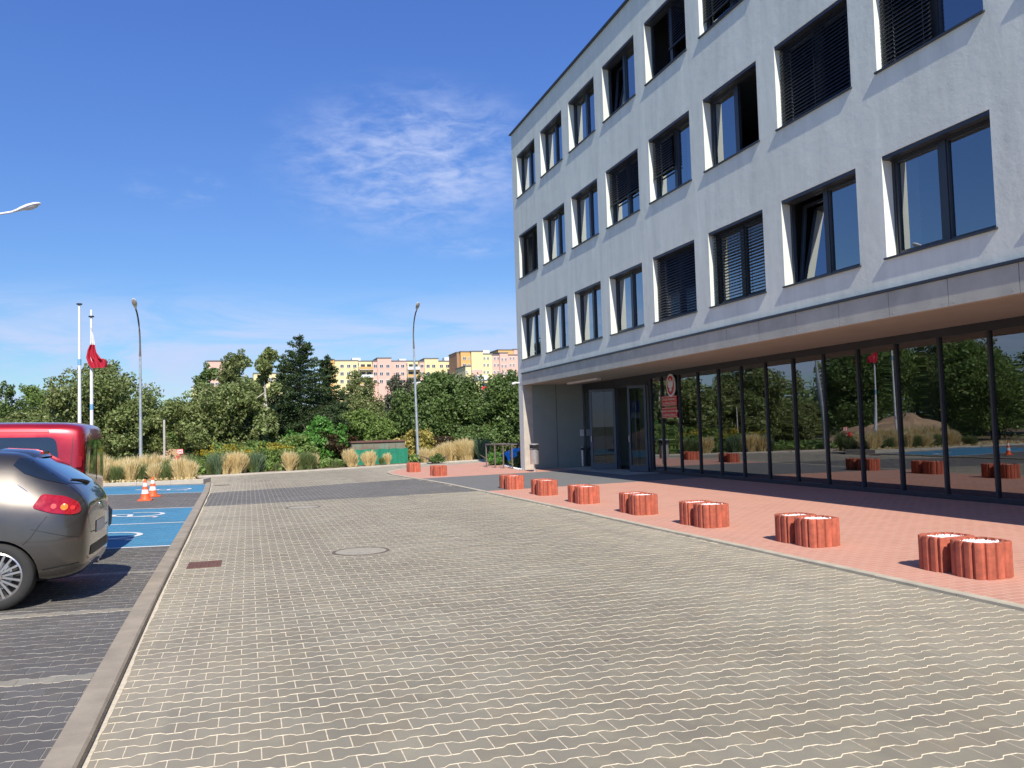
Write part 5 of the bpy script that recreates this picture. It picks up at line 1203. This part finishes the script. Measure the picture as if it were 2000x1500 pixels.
# ------------------------------------------------------------------ vehicles
def car_body(name, stations, mat, parent, wheels, r_arch, halfw, sub=2):
    """stations: (u, [(halfwidth, z) x10]) ; u from the rear bumper forwards; body is along -X from origin; y centred"""
    n = len(stations[0][1]); vs = []; fs = []
    ring = []
    for u, prof in stations:
        r_ = [(-u, -w_, z) for w_, z in prof]+[(-u, w_, z) for w_, z in prof[::-1][1:-1]]
        ring.append(r_); vs += r_
    m_ = len(ring[0])
    for k in range(len(ring)-1):
        for i in range(m_): fs.append((k*m_+i, k*m_+(i+1) % m_, (k+1)*m_+(i+1) % m_, (k+1)*m_+i))
    # caps: bridge opposite points
    def cap(off, rev):
        q = []
        for i in range(n-1):
            a, b_ = i, i+1; c_, d_ = (m_-i-1) % m_, (m_-i) % m_
            q.append((a, b_, c_, d_) if i > 0 and i < n-2 else ((0, 1, m_-1) if i == 0 else (n-2, n-1, n)))
        for f in q:
            f = [x+off for x in f]; fs.append(tuple(f[::-1]) if rev else tuple(f))
    cap(0, True); cap((len(ring)-1)*m_, False)
    me = bpy.data.meshes.new(name); me.from_pydata(vs, [], fs); me.update()
    bm = bmesh.new(); bm.from_mesh(me); bmesh.ops.recalc_face_normals(bm, faces=bm.faces); bm.to_mesh(me); bm.free()
    me.materials.append(MT[mat]); me.materials.append(MT['trim'])
    me.polygons.foreach_set('use_smooth', [True]*len(me.polygons))
    o_ = bpy.data.objects.new(name, me); col.objects.link(o_)
    s_ = o_.modifiers.new('s', 'SUBSURF'); s_.levels = sub; s_.render_levels = sub
    cut = []
    for ux in wheels:
        for sd_ in (-1, 1):
            b_ = MB(); b_.cyl((-ux, sd_*(halfw-.26), r_arch*.86), (-ux, sd_*(halfw+.2), r_arch*.86), r_arch, r_arch, 'trim', 40); c_ = b_.build('cutter'); cut.append(c_)
            md = o_.modifiers.new('b', 'BOOLEAN'); md.object = c_; md.operation = 'DIFFERENCE'; md.solver = 'EXACT'
            try: md.material_mode = 'TRANSFER'
            except Exception: pass
    bpy.context.view_layer.update(); dg = bpy.context.evaluated_depsgraph_get()
    m2 = bpy.data.meshes.new_from_object(o_.evaluated_get(dg)); o_.modifiers.clear(); o_.data = m2; m2.name = name
    for c_ in cut: bpy.data.objects.remove(c_)
    bmm = bmesh.new(); bmm.from_mesh(m2); bvh = BVHTree.FromBMesh(bmm); bmm.free()
    m2.set_sharp_from_angle(angle=R(35))
    o_.parent = parent
    return o_, bvh
def decal(bvh, poly, axis, mat, name, parent, off=.004, side=-1, step=.04, thick=.0, xfrom=.5):
    """poly in (u,z) for axis 'side', (y,z) for 'rear'/'front', (u,y) for 'top'"""
    bm = bmesh.new(); vv = [bm.verts.new((p_[0], p_[1], 0)) for p_ in poly]; bm.faces.new(vv)
    xs = [p_[0] for p_ in poly]; ys_ = [p_[1] for p_ in poly]
    for a0, a1, nrm in ((min(xs), max(xs), (1, 0, 0)), (min(ys_), max(ys_), (0, 1, 0))):
        k = a0+step
        while k < a1-1e-4:
            g_ = bm.verts[:]+bm.edges[:]+bm.faces[:]
            bmesh.ops.bisect_plane(bm, geom=g_, plane_co=(k if nrm[0] else 0, k if nrm[1] else 0, 0), plane_no=nrm); k += step
    dead = []
    for v in bm.verts:
        a, c_ = v.co.x, v.co.y
        if axis == 'side': o0 = Vector((-a, side*3, c_)); d0 = Vector((0, -side, 0))
        elif axis == 'rear': o0 = Vector((3, a, c_)); d0 = Vector((-1, 0, 0))
        elif axis == 'front': o0 = Vector((-9, a, c_)); d0 = Vector((1, 0, 0))
        else: o0 = Vector((-a, c_, 4)); d0 = Vector((0, 0, -1))
        h, nn_, ix, ds = bvh.ray_cast(o0, d0)
        if h is None: dead.append(v); continue
        if nn_.dot(d0) > 0: nn_ = -nn_
        v.co = h+nn_*off
    if dead: bmesh.ops.delete(bm, geom=dead, context='VERTS')
    bmesh.ops.triangulate(bm, faces=bm.faces)
    for f in bm.faces:
        f.smooth = True
    bmesh.ops.recalc_face_normals(bm, faces=bm.faces)
    me = bpy.data.meshes.new(name); bm.to_mesh(me); bm.free(); me.materials.append(MT[mat]); o_ = bpy.data.objects.new(name, me); col.objects.link(o_); o_.parent = parent
    return o_
def seam(bvh, pts, axis, parent, mat='black', w_=.006, side=-1, name='panel_gap', off=.002):
    poly = []
    P_ = [Vector(p_) for p_ in pts]; L_, R_ = [], []
    for k, p_ in enumerate(P_):
        d = (P_[min(k+1, len(P_)-1)]-P_[max(k-1, 0)]).normalized(); nn_ = Vector((-d.y, d.x))*w_/2; L_.append(p_+nn_); R_.append(p_-nn_)
    return decal(bvh, [tuple(q) for q in L_]+[tuple(q) for q in R_[::-1]], axis, mat, name, parent, off, side, .05)
def round_poly(poly, r=.04, n=4):
    out = []; m_ = len(poly)
    for i in range(m_):
        p_ = Vector(poly[i]); a = Vector(poly[i-1]); c_ = Vector(poly[(i+1) % m_]); da = (a-p_); dc = (c_-p_)
        rr_ = min(r, da.length*.45, dc.length*.45); A_ = p_+da.normalized()*rr_; C_ = p_+dc.normalized()*rr_
        for k in range(n+1): t = k/n; q = A_*(1-t)**2+p_*2*t*(1-t)+C_*t*t; out.append((q.x, q.y))
    return out
def wheel(parent, ux, side, halfw, rt, rim_r, style='multi'):
    y = side*(halfw-.01); M4 = Matrix.Translation((-ux, y, rt)) @ Matrix.Rotation(R(90)*(1 if side < 0 else -1), 4, 'X')     # local z -> outward
    b_ = MB(); b_.lathe([(rim_r, -.19), (rt-.03, -.20), (rt, -.17), (rt, -.03), (rt-.012, -.012), (rt-.04, .0), (rim_r+.02, .004), (rim_r, -.004), (rim_r-.004, -.02)], 'tyre', 48, M4); t_ = b_.build('wheel', parent, smooth=True)
    b_ = MB(); b_.lathe([(rim_r, -.006), (rim_r-.012, -.001), (rim_r-.02, -.015), (rim_r-.03, -.08)], 'rim', 48, M4)
    b_.lathe([(.0001, .0), (.05, -.001), (.062, -.012), (.066, -.04)], 'rim', 24, M4)
    ns = 18 if style == 'multi' else 10
    for k in range(ns):
        if style == 'multi': a = 2*math.pi*(k//2)/9+(.10 if k % 2 else -.10); a2 = 2*math.pi*(k//2)/9+(.19 if k % 2 else -.19); w0_ = .009
        else: a = a2 = 2*math.pi*k/10; w0_ = .02
        p_ = Vector((math.cos(a)*.055, math.sin(a)*.055, -.012)); q = Vector((math.cos(a2)*(rim_r-.015), math.sin(a2)*(rim_r-.015), -.012)); d = (q-p_).normalized(); nn_ = Vector((-d.y, d.x, 0))*w0_
        vs = [p_+nn_, p_-nn_, q-nn_*1.1, q+nn_*1.1]; vs = vs+[v+Vector((0, 0, -.03)) for v in vs]
        b_.add(vs, [(0, 1, 2, 3), (7, 6, 5, 4), (0, 4, 5, 1), (1, 5, 6, 2), (2, 6, 7, 3), (3, 7, 4, 0)], 'rim', M4)
    b_.build('rim', t_, smooth=False)
    b_ = MB(); b_.lathe([(.0001, -.09), (rim_r-.01, -.09)], 'rimdark', 30, M4); b_.lathe([(.0001, -.075), (.13, -.075), (.13, -.085)], 'galv', 30, M4); b_.build('brake', t_)
    b_ = MB(); b_.lathe([(.0001, .003), (.028, .002), (.032, -.002)], 'hyd' if style == 'multi' else 'trim', 20, M4); b_.build('hub_cap', t_)
# ---- hatchback
hx, hyc = -1.49, 9.72; TL = math.atan(PS)
eh = empty('hatchback_car', (hx, hyc, zpark(hx)), 'grey metallic hatchback car parked nearest, its tail facing the lane', 'car'); eh.rotation_euler = (0, TL, 0); eh.scale = (1, 1, .985)
def hp(wb, zb, w2, w3, w4, zbelt, w5, w6, zr, w7=.45):
    return [(0, zb), (wb, zb), (w2*.985, zb+.10), (w2, .52), (w3, .78), (w4, zbelt), (w5, zbelt+(zr-zbelt)*.55), (w6, zr-.045), (w7, zr-.005), (0, zr)]
HS = [(.00, [(0, .40), (.45, .40), (.58, .44), (.63, .54), (.62, .70), (.60, .82), (.56, .88), (.50, .92), (.3, .94), (0, .95)]),
      (.035, [(0, .30), (.52, .30), (.70, .35), (.75, .52), (.73, .74), (.70, .88), (.64, .95), (.56, .99), (.35, 1.01), (0, 1.02)]),
      (.11, hp(.66, .24, .80, .79, .75, .93, .68, .60, 1.12)),
      (.22, hp(.72, .22, .86, .845, .80, .95, .72, .64, 1.20)),
      (.40, hp(.74, .21, .885, .87, .83, .97, .72, .63, 1.33)),
      (.60, hp(.74, .21, .895, .88, .85, .98, .72, .61, 1.455)),
      (.68, hp(.74, .21, .895, .882, .855, .985, .72, .61, 1.475)),
      (1.0, hp(.74, .24, .89, .88, .855, .985, .73, .61, 1.49)), (1.5, hp(.74, .22, .885, .875, .85, .97, .74, .61, 1.50)),
      (2.1, hp(.74, .20, .885, .875, .845, .95, .75, .61, 1.485)), (2.6, hp(.74, .20, .885, .875, .84, .93, .76, .60, 1.40)),
      (3.0, hp(.74, .20, .89, .875, .83, .92, .79, .66, 1.19)), (3.35, hp(.74, .20, .89, .87, .80, .90, .76, .68, 1.00)),
      (3.75, hp(.72, .20, .87, .84, .76, .84, .70, .60, .93)), (4.08, hp(.66, .22, .80, .76, .68, .77, .6, .5, .83)), (4.28, [(0, .26), (.5, .27), (.62, .32), (.64, .42), (.62, .54), (.58, .60), (.52, .64), (.42, .67), (.25, .69), (0, .70)])]
body, bv = car_body('body', HS, 'hatch_paint', eh, (.74, 3.34), .352, .89)
GL = 'car_glass'
for s_ in (-1, 1):
    decal(bv, round_poly([(.98, 1.36), (1.06, 1.42), (1.35, 1.435), (1.62, 1.435), (1.62, 1.00), (1.22, 1.02), (1.05, 1.12)], .05), 'side', GL, 'side_window', eh, .004, s_)
    decal(bv, round_poly([(1.68, 1.435), (2.1, 1.42), (2.55, 1.33), (3.0, 1.06), (2.95, .98), (1.68, 1.0)], .05), 'side', GL, 'side_window', eh, .004, s_)
    # wrap-round rear glass corner
    decal(bv, [(.63, 1.405), (.50, 1.40), (.30, 1.28), (.13, 1.165), (.21, 1.145), (.42, 1.205), (.56, 1.26), (.66, 1.34)], 'side', GL, 'rear_quarter_glass', eh, .005, s_, .03)
    tl = round_poly([(.46, .94), (.39, 1.065), (.20, 1.035), (.09, .97), (.065, .88), (.13, .86), (.30, .885)], .03)
    lamp_ = decal(bv, tl, 'side', 'lamp_red', 'tail_light', eh, .010, s_, .025)
    tl2 = None if True else decal(bv, [(s_*-.0+s_*.70, .90), (s_*.70, .99), (s_*.60, 1.0), (s_*.58, .92)] if s_ > 0 else [(-.58, .92), (-.60, 1.0), (-.70, .99), (-.70, .90)], 'rear', 'lamp_red', 'tail_light', eh, .009, s_, .02)
    for k, (uu, zz_, r_, m_) in enumerate(((.20, .935, .030, 'lamp_amber'), (.285, .945, .024, 'hyd'), (.135, .925, .02, 'hyd'))):
        decal(bv, [(uu+r_*math.cos(t*.5236), zz_+r_*math.sin(t*.5236)) for t in range(12)], 'side', m_, 'lamp_bulb', lamp_ if False else eh, .013, s_, .03)
    seam(bv, [(.33, .86), (.40, .76), (.46, .66), (.52, .60)], 'side', eh, 'black', .006, s_); seam(bv, [(1.02, .30), (1.0, .6), (1.06, .98), (1.2, 1.04)], 'side', eh, 'black', .007, s_); seam(bv, [(1.66, .28), (1.66, .99)], 'side', eh, 'black', .007, s_); seam(bv, [(2.75, .3), (2.78, .9)], 'side', eh, 'black', .007, s_)
    seam(bv, [(.07, .40), (.20, .385), (.36, .36)], 'side', eh, 'black', .012, s_, 'bumper_trim')
    seam(bv, [(.60, 1.16), (.52, 1.10), (.46, 1.04)], 'side', eh, 'chrome', .006, s_, 'chrome_trim', .004)
    decal(bv, round_poly([(1.80, .84), (2.02, .845), (2.02, .87), (1.80, .865)], .01), 'side', 'hatch_paint', 'door_handle', eh, .018, s_)
    wheel(eh, .74, s_, .885, .315, .225); wheel(eh, 3.34, s_, .885, .315, .225)
decal(bv, round_poly([(-.60, 1.16), (-.55, 1.38), (-.3, 1.41), (.3, 1.41), (.55, 1.38), (.60, 1.16), (.3, 1.13), (-.3, 1.13)], .04), 'rear', GL, 'rear_window', eh, .005, -1)
decal(bv, [(-.62, 1.02), (-.60, 1.30), (-.3, 1.35), (.3, 1.35), (.60, 1.30), (.62, 1.02)], 'front', GL, 'windscreen', eh, .004, -1)
decal(bv, [(-.26, .63), (.26, .63), (.26, .75), (-.26, .75)], 'rear', 'plate', 'number_plate', eh, .006, -1)
decal(bv, round_poly([(-.55, .44), (.55, .44), (.5, .53), (-.5, .53)], .03), 'rear', 'trim', 'lower_bumper', eh, .006, -1)
seam(bv, [(-.61, 1.12), (-.63, .86), (-.52, .665), (0, .645), (.52, .665), (.63, .86), (.61, 1.12)], 'rear', eh, 'black', .008, -1, 'hatch_gap', .004)
for s_ in (-1, 1): seam(bv, [(.02, .635), (.16, .66), (.30, .70), (.46, .745)], 'side', eh, 'black', .005, s_, 'bumper_gap')
b = MB(); sp = [(.50, 1.435), (.60, 1.475), (.75, 1.497), (.80, 1.49)]
vs = []
for u, z in ((.50, 1.415), (.52, 1.445), (.62, 1.487), (.85, 1.505)):
    for k in range(9): y = -.50+1.0*k/8; vs.append((-u-.07*(abs(y)/.5)**3, y, z-.004-.045*(abs(y)/.5)**2.5))
b.add(vs, [(r_*9+k, r_*9+k+1, (r_+1)*9+k+1, (r_+1)*9+k) for r_ in range(3) for k in range(8)], 'hatch_paint'); b.build('spoiler', eh, smooth=True)
b = MB(); b.box((-.545, -.12, 1.437), (-.515, .12, 1.462), 'lamp_red'); b.build('brake_light', eh)
b = MB(); b.tube([(-.12, -.05, 1.135), (-.15, -.15, 1.16), (-.20, -.46, 1.19)], [.022, .014, .006], 'black', 8); b.build('wiper', eh, smooth=True)
b = MB(); b.cyl((.012, 0, .90), (-.03, 0, .885), .04, .04, 'chrome', 20); b.build('badge', eh, smooth=True)
b = MB(); b.box((-.50, -.80, .17), (-.47, -.62, .33), 'concrete'); b.build('mud_flap', eh); b = MB(); b.cyl((-.55, .45, .25), (-.08, .45, .26), .03, .032, 'steel', 14); b.build('exhaust', eh, smooth=True)
for s_ in (-1, 1): b = MB(); b.add([(-2.78, s_*.86, .98), (-2.66, s_*1.02, .98), (-2.66, s_*1.02, 1.12), (-2.78, s_*.86, 1.10), (-2.86, s_*.86, .98), (-2.80, s_*1.0, .99), (-2.80, s_*1.0, 1.10), (-2.86, s_*.86, 1.08)], [(0, 1, 2, 3), (4, 7, 6, 5), (0, 4, 5, 1), (3, 2, 6, 7), (1, 5, 6, 2)], 'hatch_paint'); b.build('mirror', eh, bevel=.02)
# ---- red van
vx, vyc = -1.96, 12.42
ev = empty('red_van', (vx, vyc, zpark(vx)), 'dark red boxy van parked behind the grey hatchback', 'van'); ev.rotation_euler = (0, TL, 0); ev.scale = (1, 1, .975)
def vp(wb, zb, w2, w3, w4, zbelt, w5, w6, zr, w7=.55):
    return [(0, zb), (wb, zb), (w2*.985, zb+.10), (w2, .52), (w3, .80), (w4, zbelt), (w5, zbelt+(zr-zbelt)*.55), (w6+.035, zr-.07), (w7+.10, zr-.012), (0, zr)]
VS = [(.00, [(0, .36), (.55, .36), (.70, .40), (.74, .48), (.73, .70), (.72, .95), (.68, 1.25), (.63, 1.50), (.5, 1.58), (0, 1.60)]),
      (.03, [(0, .32), (.62, .32), (.78, .37), (.81, .48), (.80, .76), (.78, 1.02), (.73, 1.40), (.67, 1.68), (.5, 1.73), (0, 1.75)]),
      (.07, vp(.70, .29, .845, .84, .825, 1.02, .77, .69, 1.79)), (.12, vp(.72, .29, .852, .848, .835, 1.02, .78, .70, 1.80)), (.22, vp(.74, .27, .855, .85, .84, 1.02, .785, .71, 1.825)),
      (.5, vp(.76, .25, .86, .86, .845, 1.02, .79, .72, 1.83)), (1.2, vp(.76, .23, .86, .86, .845, 1.02, .79, .72, 1.83)), (2.0, vp(.76, .22, .86, .86, .845, 1.02, .79, .72, 1.82)),
      (2.5, vp(.76, .22, .86, .86, .84, 1.01, .80, .70, 1.76)), (2.95, vp(.76, .22, .86, .86, .82, 1.0, .79, .68, 1.42)), (3.25, vp(.74, .22, .86, .85, .80, .98, .74, .66, 1.12)),
      (3.7, vp(.72, .22, .84, .81, .74, .88, .68, .58, 1.0)), (4.0, vp(.66, .24, .78, .74, .66, .78, .6, .5, .85)), (4.11, [(0, .3), (.5, .3), (.62, .35), (.64, .45), (.62, .56), (.58, .62), (.52, .66), (.42, .7), (.25, .72), (0, .73)])]
bodyv, bw = car_body('body', VS, 'van_paint', ev, (.72, 3.40), .35, .86)
for s_ in (-1, 1):
    decal(bw, round_poly([(.32, 1.02), (.29, 1.30), (.34, 1.625), (1.60, 1.625), (1.62, 1.02)], .09), 'side', GL, 'side_window', ev, .004, s_)
    decal(bw, round_poly([(1.72, 1.02), (1.72, 1.62), (2.45, 1.58), (2.95, 1.15), (2.9, 1.02)], .06), 'side', GL, 'front_side_window', ev, .004, s_)
    decal(bw, round_poly([(.16, .80), (.16, 1.28), (.26, 1.28), (.26, .80)], .02) if False else [(.045, .62), (.05, 1.02), (.12, 1.02), (.12, .62)], 'side', 'lamp_red', 'tail_light', ev, .006, s_, .03)
    seam(bw, [(.15, 1.72), (.155, 1.3), (.14, .55)], 'side', ev, 'black', .008, s_); seam(bw, [(1.66, .3), (1.66, 1.72)], 'side', ev, 'black', .008, s_); seam(bw, [(2.75, .35), (2.78, 1.0)], 'side', ev, 'black', .008, s_)
    seam(bw, [(.42, 1.70), (1.6, 1.705)], 'side', ev, 'van_paint', .03, s_, 'roof_rib', .012); seam(bw, [(.2, .55), (.9, .52)], 'side', ev, 'trim', .09, s_, 'side_strip', .008) if False else None
    decal(bw, round_poly([(.06, 1.24), (.06, 1.38), (.11, 1.38), (.11, 1.24)], .01), 'side', 'van_paint', 'door_hinge', ev, .03, s_)
    wheel(ev, .72, s_, .855, .30, .19, 'plain'); wheel(ev, 3.40, s_, .855, .30, .19, 'plain')
decal(bw, round_poly([(-.74, 1.06), (-.68, 1.56), (-.03, 1.60), (-.03, 1.04)], .04), 'rear', GL, 'rear_door_window', ev, .005, -1)
decal(bw, round_poly([(.74, 1.06), (.68, 1.56), (.03, 1.60), (.03, 1.04)], .04), 'rear', GL, 'rear_door_window', ev, .005, -1)
decal(bw, [(-.004, .5), (.004, .5), (.004, 1.70), (-.004, 1.70)], 'rear', 'black', 'door_gap', ev, .003, -1)
decal(bw, [(-.62, 1.10), (-.60, 1.55), (.60, 1.55), (.62, 1.10)], 'front', GL, 'windscreen', ev, .004, -1)
decal(bw, [(-.26, .78), (.26, .78), (.26, .89), (-.26, .89)], 'rear', 'plate', 'number_plate', ev, .006, -1)
b = MB(); vs = []
for z, xo in ((.33, .04), (.38, .12), (.58, .13), (.66, .07)):
    for k in range(15):
        t = k/14; y = -.86+1.72*t; x = xo-.06*(abs(y)/.86)**6-.08*(abs(y)/.86)**14; vs.append((x, y, z))
b.add(vs, [(r_*15+k, r_*15+k+1, (r_+1)*15+k+1, (r_+1)*15+k) for r_ in range(3) for k in range(14)], 'trim'); b.build('bumper', ev, smooth=True)
text_mesh('1.9 D', .07, 'lettering', 'chrome', ev, Matrix.Translation((.012, -.62, .98)) @ Matrix(((0, 0, 1, 0), (1, 0, 0, 0), (0, 1, 0, 0), (0, 0, 0, 1))), 'LEFT')
sc.cycles.max_bounces = 7; sc.cycles.transparent_max_bounces = 14; sc.cycles.use_denoising = True
